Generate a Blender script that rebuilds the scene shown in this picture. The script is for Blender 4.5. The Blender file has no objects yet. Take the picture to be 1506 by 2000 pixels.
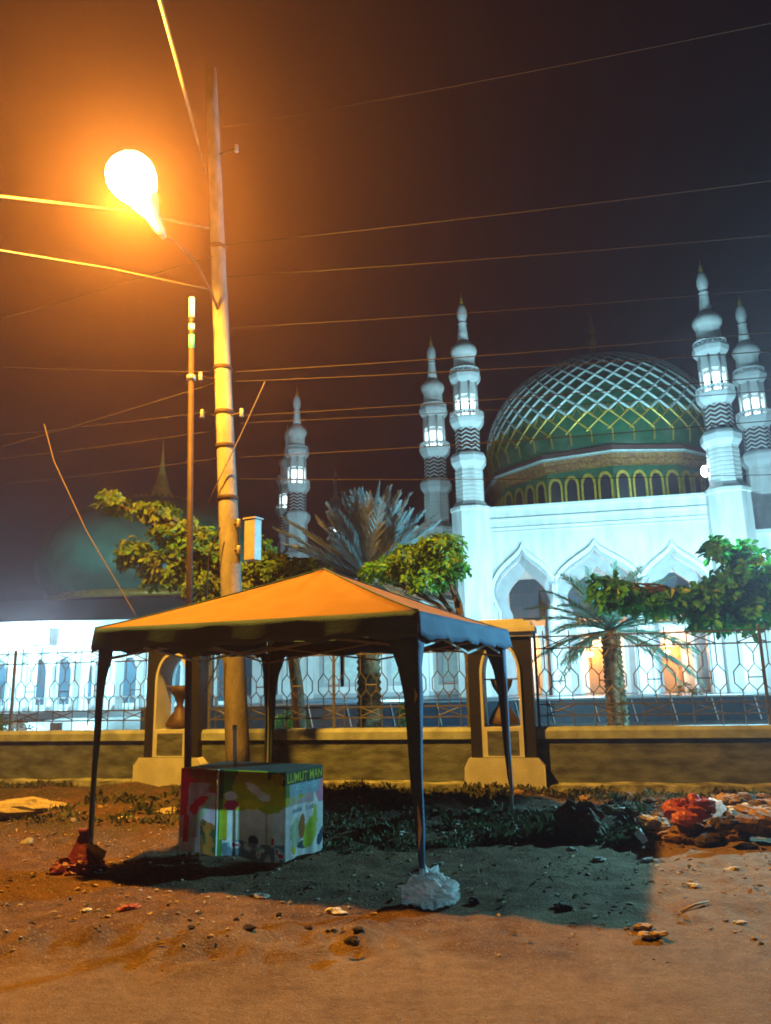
import bpy, math, random
from mathutils import Vector, Matrix
from mathutils.geometry import tessellate_polygon
PI = math.pi
S = bpy.context.scene
COL = S.collection
rnd = random.Random(7)

# ------------------------------------------------------------------ camera
F_PX, PITCH, ROLL, EYE = 1500.0, math.radians(12.3), 0.0222, 1.5
cr, sr, cp, sp_ = math.cos(ROLL), math.sin(ROLL), math.cos(PITCH), math.sin(PITCH)
fw = Vector((0, cp, sp_)); u0 = Vector((0, -sp_, cp)); r0 = Vector((1, 0, 0))
rt = r0 * cr - u0 * sr
up = u0 * cr + r0 * sr
cam_d = bpy.data.cameras.new('camera')
cam = bpy.data.objects.new('camera', cam_d); COL.objects.link(cam)
cam_d.sensor_fit = 'VERTICAL'; cam_d.sensor_height = 36.0; cam_d.lens = 36.0 * F_PX / 2000.0
cam_d.clip_end = 1000; cam_d.clip_start = 0.05
M = Matrix((rt, up, -fw)).transposed().to_4x4(); M.translation = Vector((0, 0, EYE))
cam.matrix_world = M
S.camera = cam

def U(px, py, Y):
    """world point on the sight line of photo pixel (px,py) at distance Y in front of the camera"""
    d = fw + rt * ((px - 753) / F_PX) - up * ((py - 1000) / F_PX)
    return Vector((0, 0, EYE)) + d * (Y / d.y)

# ------------------------------------------------------------------ night sky, exposure
w = bpy.data.worlds.new('World'); S.world = w; w.use_nodes = True
bg = w.node_tree.nodes['Background']
bg.inputs[0].default_value = (0.2, 0.42, 1.0, 1); bg.inputs[1].default_value = 0.005
S.view_settings.view_transform = 'Standard'; S.view_settings.look = 'None'
S.view_settings.exposure = 0.18; S.view_settings.gamma = 1
S.render.engine = 'CYCLES'
S.cycles.max_bounces = 5; S.cycles.diffuse_bounces = 2; S.cycles.glossy_bounces = 2
S.cycles.transmission_bounces = 3; S.cycles.volume_bounces = 0; S.cycles.transparent_max_bounces = 8
S.cycles.caustics_reflective = False; S.cycles.caustics_refractive = False
S.cycles.use_denoising = True; S.cycles.filter_width = 1.8

# ------------------------------------------------------------------ lamps of the place
SODIUM = (1.0, 0.42, 0.03)
COOL = (0.44, 0.88, 1.0)
LAMP = U(262, 356, 7.8)
def point(name, loc, power, color, r=0.1):
    l = bpy.data.lights.new(name, 'POINT'); l.energy = power; l.color = color; l.shadow_soft_size = r
    o = bpy.data.objects.new(name, l); COL.objects.link(o); o.location = loc; return o
def spot(name, loc, target, power, color, deg, blend=0.6, r=0.15):
    l = bpy.data.lights.new(name, 'SPOT'); l.energy = power; l.color = color; l.shadow_soft_size = r
    l.spot_size = math.radians(deg); l.spot_blend = blend
    o = bpy.data.objects.new(name, l); COL.objects.link(o); o.location = loc
    o.rotation_euler = (Vector(target) - Vector(loc)).to_track_quat('-Z', 'Y').to_euler(); return o
point('street_lamp_light', LAMP - Vector((0, 0.1, 0.22)), 11000, SODIUM, 0.12)
MAST = Vector((8.7, 11.7, 4.25))
point('yard_lamp_light', MAST, 6000, (0.27, 0.80, 1.0), 0.12)

# ------------------------------------------------------------------ materials
def mat(name, col, rough=0.7, var=0.0, scale=6.0, bump=0.0, bscale=30.0, metal=0.0, island=0.0, spec=0.3, trans=0.0, col2=None, emit=None, es=0.0, stretch=None):
    m = bpy.data.materials.new(name); m.use_nodes = True
    nt = m.node_tree; N = nt.nodes; L = nt.links
    b = N['Principled BSDF']
    b.inputs['Roughness'].default_value = rough; b.inputs['Metallic'].default_value = metal
    b.inputs['Specular IOR Level'].default_value = spec
    c = tuple(col) + (1,)
    b.inputs['Base Color'].default_value = c
    tc = N.new('ShaderNodeTexCoord'); src = tc.outputs['Object']
    if stretch:
        mp = N.new('ShaderNodeMapping'); mp.inputs['Scale'].default_value = stretch
        L.new(src, mp.inputs['Vector']); src = mp.outputs['Vector']
    if var or col2:
        n = N.new('ShaderNodeTexNoise'); n.inputs['Scale'].default_value = scale; n.inputs['Detail'].default_value = 6
        L.new(src, n.inputs['Vector'])
        mx = N.new('ShaderNodeMix'); mx.data_type = 'RGBA'
        rp = N.new('ShaderNodeMapRange'); rp.inputs[1].default_value = 0.35; rp.inputs[2].default_value = 0.65
        L.new(n.outputs['Fac'], rp.inputs[0]); L.new(rp.outputs[0], mx.inputs['Factor'])
        c2 = col2 if col2 else tuple(x * (1 - var) for x in col)
        mx.inputs['A'].default_value = c; mx.inputs['B'].default_value = tuple(c2) + (1,)
        out = mx.outputs['Result']
        if island:
            g = N.new('ShaderNodeNewGeometry'); h = N.new('ShaderNodeHueSaturation')
            r1 = N.new('ShaderNodeMapRange'); r1.inputs[3].default_value = 1 - island; r1.inputs[4].default_value = 1 + island
            L.new(g.outputs['Random Per Island'], r1.inputs[0]); L.new(r1.outputs[0], h.inputs['Value'])
            L.new(out, h.inputs['Color']); out = h.outputs['Color']
        L.new(out, b.inputs['Base Color'])
    if bump:
        n2 = N.new('ShaderNodeTexNoise'); n2.inputs['Scale'].default_value = bscale; n2.inputs['Detail'].default_value = 8
        L.new(src, n2.inputs['Vector'])
        bp = N.new('ShaderNodeBump'); bp.inputs['Strength'].default_value = bump; bp.inputs['Distance'].default_value = 0.02
        L.new(n2.outputs['Fac'], bp.inputs['Height']); L.new(bp.outputs['Normal'], b.inputs['Normal'])
    if emit:
        b.inputs['Emission Color'].default_value = tuple(emit) + (1,); b.inputs['Emission Strength'].default_value = es
    if trans:
        t = N.new('ShaderNodeBsdfTranslucent'); a = N.new('ShaderNodeMixShader'); a.inputs[0].default_value = trans
        src_c = b.inputs['Base Color'].links[0].from_socket if b.inputs['Base Color'].links else None
        if src_c: L.new(src_c, t.inputs['Color'])
        else: t.inputs['Color'].default_value = c
        o = N['Material Output']
        L.new(b.outputs[0], a.inputs[1]); L.new(t.outputs[0], a.inputs[2]); L.new(a.outputs[0], o.inputs['Surface'])
    return m

MT = {}
MT['white'] = mat('white_paint', (.80, .82, .82), .6, .30, 1.6, .25, 12, stretch=(1, 1, .22))
MT['whitet'] = mat('white_trim', (.72, .76, .78), .5, .1, 2)
MT['greyw'] = mat('grey_stone_and_shade', (.42, .46, .5), .6, .2, 2)
MT['gold'] = mat('gold_paint', (.50, .33, .05), .4, .35, 5, metal=.25)
MT['lit_gold'] = mat('lit_gold_paint', (.85, .55, .12), .5, .3, 3)  # gold lightened so the spire looks lamp-lit
MT['dgreen'] = mat('green_tile', (.012, .11, .055), .3, .4, 2.5, .2, 8, spec=.5)
MT['hgreen'] = mat('dull_green_roof', (.035, .17, .12), .45, .35, 1.1, .2, 6)
MT['silver'] = mat('pale_tile', (.5, .62, .62), .4, .25, 3)
MT['maroon'] = mat('maroon_tile', (.09, .035, .03), .5, .3, 4)
MT['brown'] = mat('brown_ornament', (.07, .045, .03), .5, .4, 9, .5, 25)
MT['red_gold'] = mat('red_gold_frieze', (.16, .04, .03), .5, 0, 5, col2=(.35, .2, .05))
MT['dark'] = mat('dark_opening', (.015, .02, .03), .3)
MT['glassb'] = mat('blue_window_glass', (.04, .09, .13), .15, spec=.6)
MT['navy_tile'] = mat('dark_blue_tile', (.035, .085, .13), .3, .3, 3, .1, 10, spec=.5)
MT['door'] = mat('wooden_door', (.42, .20, .05), .5, .3, 6, .2, 12, stretch=(4, 4, .5))
MT['granite'] = mat('dark_granite', (.022, .024, .028), .5, .5, 60, .1, 90, spec=.25)
MT['cream'] = mat('cream_plaster', (.50, .56, .60), .85, .18, 5, .35, 60)
MT['wall'] = mat('stained_wall_plaster', (.15, .19, .22), .9, .65, 3.0, .6, 35, stretch=(1, 1, 3))
MT['cap'] = mat('wall_coping', (.33, .42, .46), .85, .4, 4, .4, 50)
MT['foot'] = mat('mossy_footing', (.36, .42, .40), .9, 0, 5, .7, 40, col2=(.09, .10, .05))
MT['iron'] = mat('grey_fence_iron', (.13, .14, .14), .5, .3, 20, metal=.3)
MT['concrete'] = mat('pole_concrete', (.22, .21, .21), .9, .35, 9, .5, 50, stretch=(1, 1, .35))
MT['rust'] = mat('rusty_steel', (.035, .02, .022), .7, .4, 12, .3, 40)
MT['black'] = mat('black_rubber', (.012, .012, .013), .6)
MT['cable'] = mat('cable_sheath', (.09, .06, .03), .55, .3, 30, spec=.5)
MT['cabled'] = mat('dark_cable_sheath', (.022, .016, .014), .7)
MT['canvas'] = mat('tan_canopy_cloth', (.23, .12, .045), .75, .12, 5, .25, 120, trans=.06)
MT['canvasd'] = mat('navy_canopy_cloth', (.032, .10, .20), .8, .15, 9, .3, 80, trans=.03)
MT['steel'] = mat('galvanised_steel', (.45, .48, .5), .35, .2, 20, metal=.7)
MT['tabletop'] = mat('table_board', (.07, .12, .11), .5, .4, 8)
MT['bark'] = mat('tree_bark', (.12, .09, .06), .9, .4, 14, .8, 30)
MT['palmbark'] = mat('palm_trunk_bark', (.22, .17, .09), .95, 0, 10, 1, 20, col2=(.05, .045, .03))
MT['leaf'] = mat('almond_leaf', (.08, .32, .04), .5, 0, 1.6, island=.5, trans=.4, col2=(.15, .30, .04), spec=.4)
MT['leafo'] = mat('dry_tinged_leaf', (.065, .24, .035), .5, 0, 2.2, island=.55, trans=.35, col2=(.15, .19, .03), spec=.4)
MT['leafd'] = mat('deep_green_leaf', (.035, .20, .04), .4, 0, 1.5, island=.5, trans=.4, col2=(.07, .30, .04), spec=.5)
MT['palm'] = mat('palm_leaflet', (.38, .50, .52), .5, .3, 2, island=.3, trans=.35, spec=.4)
MT['palm2'] = mat('green_palm_leaflet', (.16, .30, .22), .5, .4, 2, island=.35, trans=.3, spec=.4)
MT['weed'] = mat('weed_leaf', (.05, .085, .035), .7, 0, 3, island=.5, trans=.2, col2=(.09, .08, .04))
MT['redbag'] = mat('red_plastic_bag', (.50, .13, .14), .35, .25, 12, .6, 30, trans=.25, spec=.5)
MT['darkred'] = mat('dark_red_plastic', (.22, .035, .045), .4, .3, 12, .6, 30, trans=.2, spec=.5)
MT['whitebag'] = mat('white_plastic_bag', (.92, .94, .94), .35, .05, 12, .5, 35, trans=.55, spec=.5)
MT['sack'] = mat('pale_sack_cloth', (.42, .38, .30), .85, .3, 8, .8, 40)
MT['husk'] = mat('orange_brown_husk', (.26, .15, .06), .9, 0, 9, 1, 40, col2=(.06, .035, .02))
MT['paper'] = mat('waste_paper', (.6, .58, .52), .8, .2, 20, .5, 60)
MT['litterg'] = mat('green_yellow_litter', (.35, .38, .10), .7, .4, 16, .5, 40)
MT['stone'] = mat('field_stone', (.24, .20, .16), .9, .5, 12, 1, 40)
MT['darkstone'] = mat('dark_clod', (.055, .04, .035), .9, .5, 12, 1, 40)
MT['wood'] = mat('dry_stick_wood', (.45, .33, .2), .8, .3, 20)
MT['bowl'] = mat('lit_sodium_glass', (1, .8, .5), .3, emit=(1, .62, .2), es=60)
MT['warm'] = mat('lit_warm_bulb', (1, .8, .5), .3, emit=(1, .60, .25), es=30)
MT['coolbulb'] = mat('lit_white_lamp', (1, 1, 1), .3, emit=(.75, .97, 1), es=40)
MT['gallery'] = mat('lit_gallery_lamp', (1, 1, 1), .3, emit=(.72, .97, 1), es=5)
MT['bandw'] = mat('white_reflective_band', (.85, .9, .9), .3)
MT['bandg'] = mat('green_reflective_band', (.05, .6, .35), .3)
MT['yard'] = mat('yard_paving_tiles', (.34, .40, .42), .35, .2, 3, .1, 10, spec=.5)
MT['grey_housing'] = mat('lamp_housing_paint', (.35, .33, .33), .5, .2, 10, metal=.3)

# ------------------------------------------------------------------ mesh helper
class MB:
    def __init__(s): s.v = []; s.f = []; s.sm = []
    def add(s, vs, fs, smooth=False):
        o = len(s.v); s.v += [tuple(p) for p in vs]; s.f += [[i + o for i in f] for f in fs]; s.sm += [smooth] * len(fs); return s
    def box(s, c, size, rz=0.0, M=None):
        x, y, z = size[0] / 2, size[1] / 2, size[2] / 2
        vs = [Vector((a * x, b * y, d * z)) for a, b, d in ((-1, -1, -1), (1, -1, -1), (1, 1, -1), (-1, 1, -1), (-1, -1, 1), (1, -1, 1), (1, 1, 1), (-1, 1, 1))]
        R = M if M is not None else Matrix.Rotation(rz, 3, 'Z')
        vs = [R @ v + Vector(c) for v in vs]
        return s.add(vs, [(0, 3, 2, 1), (4, 5, 6, 7), (0, 1, 5, 4), (1, 2, 6, 5), (2, 3, 7, 6), (3, 0, 4, 7)])
    def bar(s, a, b, wd, th):
        a, b = Vector(a), Vector(b); d = b - a; q = d.to_track_quat('Z', 'Y').to_matrix()
        return s.box((a + b) / 2, (wd, th, d.length), M=q)
    def tube(s, pts, r, n=8, smooth=True, cap=True):
        pts = [Vector(p) for p in pts]
        if not isinstance(r, (list, tuple)): r = [r] * len(pts)
        vs = []; prev = None
        for i, p in enumerate(pts):
            d = (pts[min(i + 1, len(pts) - 1)] - pts[max(i - 1, 0)]).normalized()
            if prev is None:
                a = Vector((0, 0, 1)) if abs(d.z) < .9 else Vector((1, 0, 0)); x = d.cross(a).normalized()
            else: x = (prev - d * prev.dot(d)).normalized()
            prev = x; y = d.cross(x)
            for k in range(n):
                t = 2 * PI * k / n; vs.append(p + (x * math.cos(t) + y * math.sin(t)) * r[i])
        fs = [(i * n + k, i * n + (k + 1) % n, (i + 1) * n + (k + 1) % n, (i + 1) * n + k) for i in range(len(pts) - 1) for k in range(n)]
        s.add(vs, fs, smooth)
        if cap:
            o = len(s.v) - len(vs)
            s.f += [[o + k for k in range(n)][::-1], [o + (len(pts) - 1) * n + k for k in range(n)]]; s.sm += [False, False]
        return s
    def lathe(s, prof, n=32, c=(0, 0, 0), smooth=True, ph=0.0):
        vs = []
        for (r, z) in prof:
            for k in range(n):
                t = 2 * PI * (k + ph) / n; vs.append((c[0] + r * math.cos(t), c[1] + r * math.sin(t), c[2] + z))
        m = len(prof)
        fs = [(i * n + k, i * n + (k + 1) % n, (i + 1) * n + (k + 1) % n, (i + 1) * n + k) for i in range(m - 1) for k in range(n)]
        fs += [tuple(range(n))[::-1], tuple((m - 1) * n + k for k in range(n))]
        return s.add(vs, fs, smooth)
    def ext(s, outer, holes, y0, y1, smooth=False):
        """extrude a polygon drawn in (x,z), with holes, from y0 to y1"""
        loops = [[Vector((p[0], p[1], 0)) for p in lp] for lp in [outer] + list(holes)]
        tr = tessellate_polygon(loops); flat = [p for lp in loops for p in lp]; n = len(flat)
        vs = [(p.x, y0, p.y) for p in flat] + [(p.x, y1, p.y) for p in flat]
        fs = [tuple(t) for t in tr] + [tuple(i + n for i in reversed(t)) for t in tr]
        o = 0
        for lp in loops:
            m = len(lp)
            for i in range(m):
                a, b = o + i, o + (i + 1) % m; fs.append((a, b, b + n, a + n))
            o += m
        return s.add(vs, fs, smooth)
    def blob(s, c, r, seed=0, amp=.25, n=10, sq=(1, 1, 1), cr=0.0):
        q = random.Random(seed); ks = [(Vector((q.uniform(-1, 1), q.uniform(-1, 1), q.uniform(-1, 1))) * q.uniform(1.5, 4), q.uniform(0, 6)) for _ in range(6)]
        vs = []; m = n * 2
        for i in range(n + 1):
            th = PI * i / n
            for k in range(m):
                ph = 2 * PI * k / m
                d = Vector((math.sin(th) * math.cos(ph), math.sin(th) * math.sin(ph), math.cos(th)))
                f = 1 + amp * sum(math.sin(kv.dot(d) + o) for kv, o in ks) / 3
                if cr: f += cr * (2.4 * abs(vn(d.x * 3.1 + seed, d.y * 3.1 + d.z * 3.7)) - .5 + 1.2 * abs(vn(d.x * 7 + d.z * 5, d.y * 8 - d.z * 4 + seed)))
                vs.append((c[0] + d.x * r * f * sq[0], c[1] + d.y * r * f * sq[1], c[2] + d.z * r * f * sq[2]))
        fs = [(i * m + k, i * m + (k + 1) % m, (i + 1) * m + (k + 1) % m, (i + 1) * m + k) for i in range(n) for k in range(m)]
        return s.add(vs, fs, not cr)
    def leaf(s, p, d, nrm, L, W):
        d = d.normalized(); x = d.cross(nrm)
        if x.length < 1e-3: x = d.cross(Vector((0.3, 1, .2)))
        x.normalize(); n = x.cross(d); f = n * (W * .18)
        droop = -Vector((0, 0, 1)) * L * .12
        a = p; l1 = p + d * L * .4 + x * W * .35 + f; l2 = p + d * L * .75 + x * W * .5 + f + droop * .5; t = p + d * L + droop
        r1 = p + d * L * .4 - x * W * .35 + f; r2 = p + d * L * .75 - x * W * .5 + f + droop * .5
        return s.add([a, l1, l2, t, r2, r1], [(0, 1, 2, 3), (3, 4, 5, 0)], False)
    def build(s, name, m, parent=None, origin=None, bevel=0):
        if origin is not None:
            o = Vector(origin); s.v = [tuple(Vector(p) - o) for p in s.v]
        me = bpy.data.meshes.new(name); me.from_pydata(s.v, [], s.f); me.update()
        if any(s.sm): me.polygons.foreach_set('use_smooth', s.sm)
        for mm in (m if isinstance(m, (list, tuple)) else [m]): me.materials.append(mm)
        ob = bpy.data.objects.new(name, me); COL.objects.link(ob)
        if parent is not None: ob.parent = parent
        elif origin is not None: ob.location = origin
        if bevel:
            b = ob.modifiers.new('bevel', 'BEVEL'); b.width = bevel; b.segments = 2; b.limit_method = 'ANGLE'
        return ob

def thing(name, label, cat, loc=(0, 0, 0), rz=0.0, group=None):
    o = bpy.data.objects.new(name, None); COL.objects.link(o); o.location = loc; o.rotation_euler = (0, 0, rz)
    o.empty_display_size = .2; o['label'] = label; o['category'] = cat; o['kind'] = 'thing'
    if group: o['group'] = group
    return o
def tag(o, label, cat, group=None):
    o['label'] = label; o['category'] = cat; o['kind'] = 'thing'
    if group: o['group'] = group
    return o
def struct(o, kind='structure'): o['kind'] = kind; return o
def dup(root, loc, label, rz=None, scale=None):
    r = root.copy(); COL.objects.link(r); r.location = loc; r['label'] = label
    if rz is not None: r.rotation_euler = (0, 0, rz)
    if scale: r.scale = scale
    def rec(a, b):
        for ch in list(a.children):
            c = ch.copy(); COL.objects.link(c); c.parent = b; rec(ch, c)
    rec(root, r); return r

# ------------------------------------------------------------------ ground
def hsh(x, y): 
    v = math.sin(x * 127.1 + y * 311.7) * 43758.5453; return v - math.floor(v)
def vn(x, y):
    ix, iy = math.floor(x), math.floor(y); fx, fy = x - ix, y - iy; fx = fx * fx * (3 - 2 * fx); fy = fy * fy * (3 - 2 * fy)
    a, b, c, d = hsh(ix, iy), hsh(ix + 1, iy), hsh(ix, iy + 1), hsh(ix + 1, iy + 1)
    return (a + (b - a) * fx) * (1 - fy) + (c + (d - c) * fx) * fy - .5
def wall_y(x): return 10.57 - .2267 * (x - 1.5)
def gz(x, y):
    if y < -4 or abs(x) > 14: return 0.0
    dw = wall_y(x) - y
    if dw < -.1: return -.03
    rough = max(0, min(1, (y - 4.4) / 1.0)); 
    z = .035 * rough * vn(x * 1.3, y * 1.3) + .045 * rough * vn(x * 4, y * 4) + .022 * rough * vn(x * 9, y * 9) + .016 * rough * vn(x * 19, y * 19) + .012 * vn(x * 2.1 + 5, y * 2.1)
    z += .006 * vn(x * 9, y * 9)
    ridge = math.exp(-((y - 5.0 - .15 * math.sin(x * 1.7)) / .35) ** 2)
    if x < .6: z += .04 * ridge * (1 + vn(x * 6, y * 6) * 2 + vn(x * 15, y * 15) * 2) * min(1, (.6 - x) / .8)
    bank = max(0, min(1, (y - 7.6) / 1.3)) * max(0, min(1, dw / .5))
    z += .05 * max(0, min(1, (y - 7.3) / .5)) * max(0, min(1, dw / .5)) * (vn(x * 6, y * 6) + .6 * vn(x * 13, y * 13))
    z += .10 * bank * (1 + 1.4 * vn(x * 1.9 + 3, y * 1.9))
    heap = math.exp(-(((x - 3.6) / 1.5) ** 2 + ((y - 8.2) / .55) ** 2)); z += .16 * heap * (1 + vn(x * 5, y * 5))
    return z
def axis(lo, hi, f0, f1, fine):
    a = []; v = f0
    while v < f1: a.append(v); v += fine
    g = fine; l = []; v = f0
    while v > lo: g *= 1.35; v -= g; l.append(max(v, lo))
    g = fine; h = []; v = a[-1]
    while v < hi: g *= 1.35; v += g; h.append(min(v, hi))
    return l[::-1] + a + h
xs = axis(-140, 140, -6.5, 6.5, .05); ys = axis(-30, 175, 1.2, 12.4, .05)
g = MB(); nx = len(xs)
g.add([(x, y, gz(x, y)) for y in ys for x in xs], [(j * nx + i, j * nx + i + 1, (j + 1) * nx + i + 1, (j + 1) * nx + i) for j in range(len(ys) - 1) for i in range(nx - 1)], True)
def ground_mat():
    m = bpy.data.materials.new('sandy_dirt'); m.use_nodes = True; nt = m.node_tree; N = nt.nodes; L = nt.links; b = N['Principled BSDF']
    b.inputs['Roughness'].default_value = .95; b.inputs['Specular IOR Level'].default_value = .15
    geo = N.new('ShaderNodeNewGeometry')
    def noise(sc, det=8, rough=.6):
        n = N.new('ShaderNodeTexNoise'); n.inputs['Scale'].default_value = sc; n.inputs['Detail'].default_value = det; n.inputs['Roughness'].default_value = rough
        L.new(geo.outputs['Position'], n.inputs['Vector']); return n.outputs['Fac']
    def mr(a, lo, hi, o0=0, o1=1):
        r = N.new('ShaderNodeMapRange'); r.inputs[1].default_value = lo; r.inputs[2].default_value = hi; r.inputs[3].default_value = o0; r.inputs[4].default_value = o1; L.new(a, r.inputs[0]); return r.outputs[0]
    def math_(op, a, b_):
        r = N.new('ShaderNodeMath'); r.operation = op
        for i, q in enumerate((a, b_)):
            if isinstance(q, (int, float)): r.inputs[i].default_value = q
            else: L.new(q, r.inputs[i])
        return r.outputs[0]
    def mix(f, a, b_):
        r = N.new('ShaderNodeMix'); r.data_type = 'RGBA'; L.new(f, r.inputs['Factor'])
        for k, q in (('A', a), ('B', b_)):
            if isinstance(q, tuple): r.inputs[k].default_value = q + (1,)
            else: L.new(q, r.inputs[k])
        return r.outputs['Result']
    sx = N.new('ShaderNodeSeparateXYZ'); L.new(geo.outputs['Position'], sx.inputs[0])
    sand = mix(mr(noise(14), .35, .65), (.31, .20, .10), (.23, .145, .07))
    soil = mix(mr(noise(5), .35, .65), (.15, .08, .038), (.075, .042, .025))
    edge = math_('ADD', sx.outputs['Y'], math_('MULTIPLY', mr(noise(1.2), .3, .7, -1, 1), .8))
    base = mix(mr(edge, 4.2, 5.6), sand, soil)
    # the trodden sandy patch right of the tent
    rx = math_('ADD', sx.outputs['X'], math_('MULTIPLY', mr(noise(1.5), .3, .7, -1, 1), .3))
    patch = math_('MULTIPLY', mr(rx, .9, 2.0), mr(sx.outputs['Y'], 8.0, 6.9))
    base = mix(patch, base, mix(mr(noise(9), .35, .65), (.27, .19, .11), (.18, .125, .075)))
    organic = math_('MULTIPLY', mr(sx.outputs['Y'], 7.4, 8.6), mr(noise(3), .35, .55))
    base = mix(organic, base, (.055, .05, .035))
    crumbs = mr(noise(60, 3), .58, .64)
    base = mix(math_('MULTIPLY', crumbs, .6), base, (.36, .29, .21))
    specks = mr(noise(110, 2), .60, .66)
    base = mix(math_('MULTIPLY', specks, .6), base, (.06, .04, .025))
    blot = mr(noise(2.3, 5), .50, .66)
    base = mix(math_('MULTIPLY', blot, .35), base, (.11, .06, .03))
    L.new(base, b.inputs['Base Color'])
    bp = N.new('ShaderNodeBump'); bp.inputs['Strength'].default_value = 1.0; bp.inputs['Distance'].default_value = .03
    hh = math_('ADD', noise(18, 10, .7), math_('MULTIPLY', noise(80, 4), .6))
    L.new(hh, bp.inputs['Height']); L.new(bp.outputs['Normal'], b.inputs['Normal'])
    return m
struct(g.build('ground', ground_mat()))
# paved yard behind the boundary wall
yd = MB()
def fl(u, v, z=0.0):  # fence frame: u along the wall to the right, v behind it
    return Vector((1.5 + .975 * u + .221 * v, 10.57 - .221 * u + .975 * v, z))
yd.add([fl(-70, .25, .0), fl(80, .25, .0), fl(80, 130, .0), fl(-70, 130, .0)], [(0, 1, 2, 3)])
struct(yd.build('yard_paving', MT['yard']))

# ------------------------------------------------------------------ boundary wall, pillars, iron fence
RZF = -math.atan2(.221, .975)
FO = fl(0, 0)
wl = thing('boundary_wall', 'long low brown-stained plaster wall with a pale coping, running across behind the canopy tent', 'wall', FO, RZF)
MB().box((0, .11, .33), (46, .2, .74)).build('wall_body', MT['wall'], wl)
c = MB(); c.ext([(-.03, .70), (.25, .70), (.25, .80), (.21, .845), (.01, .845), (-.03, .80)], [], -23, 23)
c.v = [(y, x, z) for x, y, z in c.v]; c.build('coping', MT['cap'], wl)
q = random.Random(3); ft = MB(); u = -23
pts = []
while u < 23:
    pts.append((u, .15 + q.uniform(-.02, .02), -.20 + q.uniform(-.02, .02))); u += .35
vs = []
for (a, z, y) in pts: vs += [(a, .0, z + .012), (a, y, z), (a, y - .01, -.06)]
ft.add(vs, [(3 * i + k, 3 * i + 3 + k, 3 * i + 4 + k, 3 * i + 1 + k) for i in range(len(pts) - 1) for k in (0, 1)])
ft.build('footing', MT['foot'], wl)

def pointed(w, z0, zs, zt, n=10):
    """pointed arch outline: half width w, from z0, springing zs, tip zt"""
    R = [(w, z0), (w, zs)]
    for i in range(1, n): 
        t = i / n; a = t * PI / 2
        R.append((w * math.cos(a) ** .85, zs + (zt - zs) * (math.sin(a) * .93 + .07 * t)))
    R.append((0, zt))
    return R + [(-x, z) for x, z in R[-2::-1]]
def pillar(u, label):
    t = thing('fence_pillar', label, 'pillar', fl(u, .1), RZF, 'pillars of the boundary wall')
    b = MB(); b.ext([(-.52, -.1), (.52, -.1), (.52, .38), (.44, .47), (-.44, .47), (-.52, .38)], [], -.33, .33)
    b.build('plinth', MT['cream'], t, bevel=.012)
    op = pointed(.235, .86, 1.52, 1.92)
    k = MB(); k.ext([(-.42, .47), (.42, .47), (.42, 2.02), (-.42, 2.02)], [pointed(.27, .48, 1.52, 1.96)], -.24, .24)
    k.build('granite_cladding', MT['granite'], t)
    k = MB(); k.ext(pointed(.268, .482, 1.52, 1.957), [op], -.27, .27); k.build('arch_frame', MT['cream'], t)
    k = MB(); k.box((0, -.272, .66), (.40, .01, .30)); k.build('inset_panel', MT['wall'], t)
    k = MB()
    k.box((0, 0, 2.05), (.92, .56, .06)).box((0, 0, 2.12), (1.0, .64, .08)).box((0, 0, 2.195), (.9, .54, .07)).box((0, 0, 2.245), (.7, .4, .03))
    k.build('cap', MT['cream'], t, bevel=.01)
    k = MB(); k.lathe([(.02, .86), (.19, .88), (.2, .93), (.15, 1.03), (.07, 1.13), (.045, 1.2), (.06, 1.27), (.13, 1.38), (.15, 1.46), (.13, 1.465), (.02, 1.4)], 20)
    k.build('urn_ornament', MT['brown'], t)
    MB().bar((-.24, 0, 1.47), (.24, 0, 1.47), .02, .02).build('cross_bar', MT['iron'], t)
pillar(0, 'nearer wall pillar with dark granite sides, right of the canopy tent')
pillar(-4.75, 'farther wall pillar with dark granite sides, partly behind the thin pole and tent edge')

def fence(u0_, u1_, label):
    t = thing('iron_fence', label, 'fence', fl(u0_, .11), RZF, 'iron fence panels on the wall')
    W = u1_ - u0_
    for z in (.985, 1.13, 1.86, 2.02):
        MB().box((W / 2, 0, z), (W, .022, .02)).build('rail', MT['iron'], t)
    b = MB(); r = .0085; P = .62; n = int(W / P) + 1; P = W / n
    for i in range(n):
        o = i * P
        a, c_, m = o + P * .22, o + P * .78, o + P * .5
        def line(*ps): b.tube([(p[0], 0, p[1]) for p in ps], r, 5, False)
        for x, s in ((a, -1), (c_, 1)):
            line((x, .84), (x, 1.27), (x - s * P * .14, 1.36), (x - s * P * .14, 1.50), (x, 1.60), (x, 2.10))
            line((x, 1.27), (x + s * P * .14, 1.36), (x + s * P * .14, 1.50), (x, 1.60))
        line((a + P * .14, 1.43), (c_ - P * .14, 1.43))
        line((m, 1.60), (m, 1.74), (m - P * .14, 1.86)); line((m, 1.74), (m + P * .14, 1.86)); line((m - P * .14, 1.50), (m, 1.60), (m + P * .14, 1.50))
        line((m, 1.27), (m - P * .14, 1.36)); line((m, 1.27), (m + P * .14, 1.36)); line((m, 1.13), (m, 1.27))
        line((a, 1.0), (c_, 1.12)); line((a, 1.12), (c_, 1.0)); line((a, 1.87), (c_, 2.01)); line((a, 2.01), (c_, 1.87))
    b.build('lattice', MT['iron'], t)
    k = MB(); n = max(2, int(W / 2.2))
    for i in range(n + 1):
        MB().box((min(max(W * i / n, .02), W - .02), 0, 1.46), (.035, .035, 1.24)).build('post', MT['iron'], t)
fence(-4.3, -.45, 'iron lattice fence panel between the two granite pillars, seen under the canopy')
fence(.45, 9.0, 'iron lattice fence panel right of the nearer pillar, in front of the dark blue terrace')
fence(-12.5, -5.2, 'iron lattice fence panel left of the farther pillar, in front of the bright hall')

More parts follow.
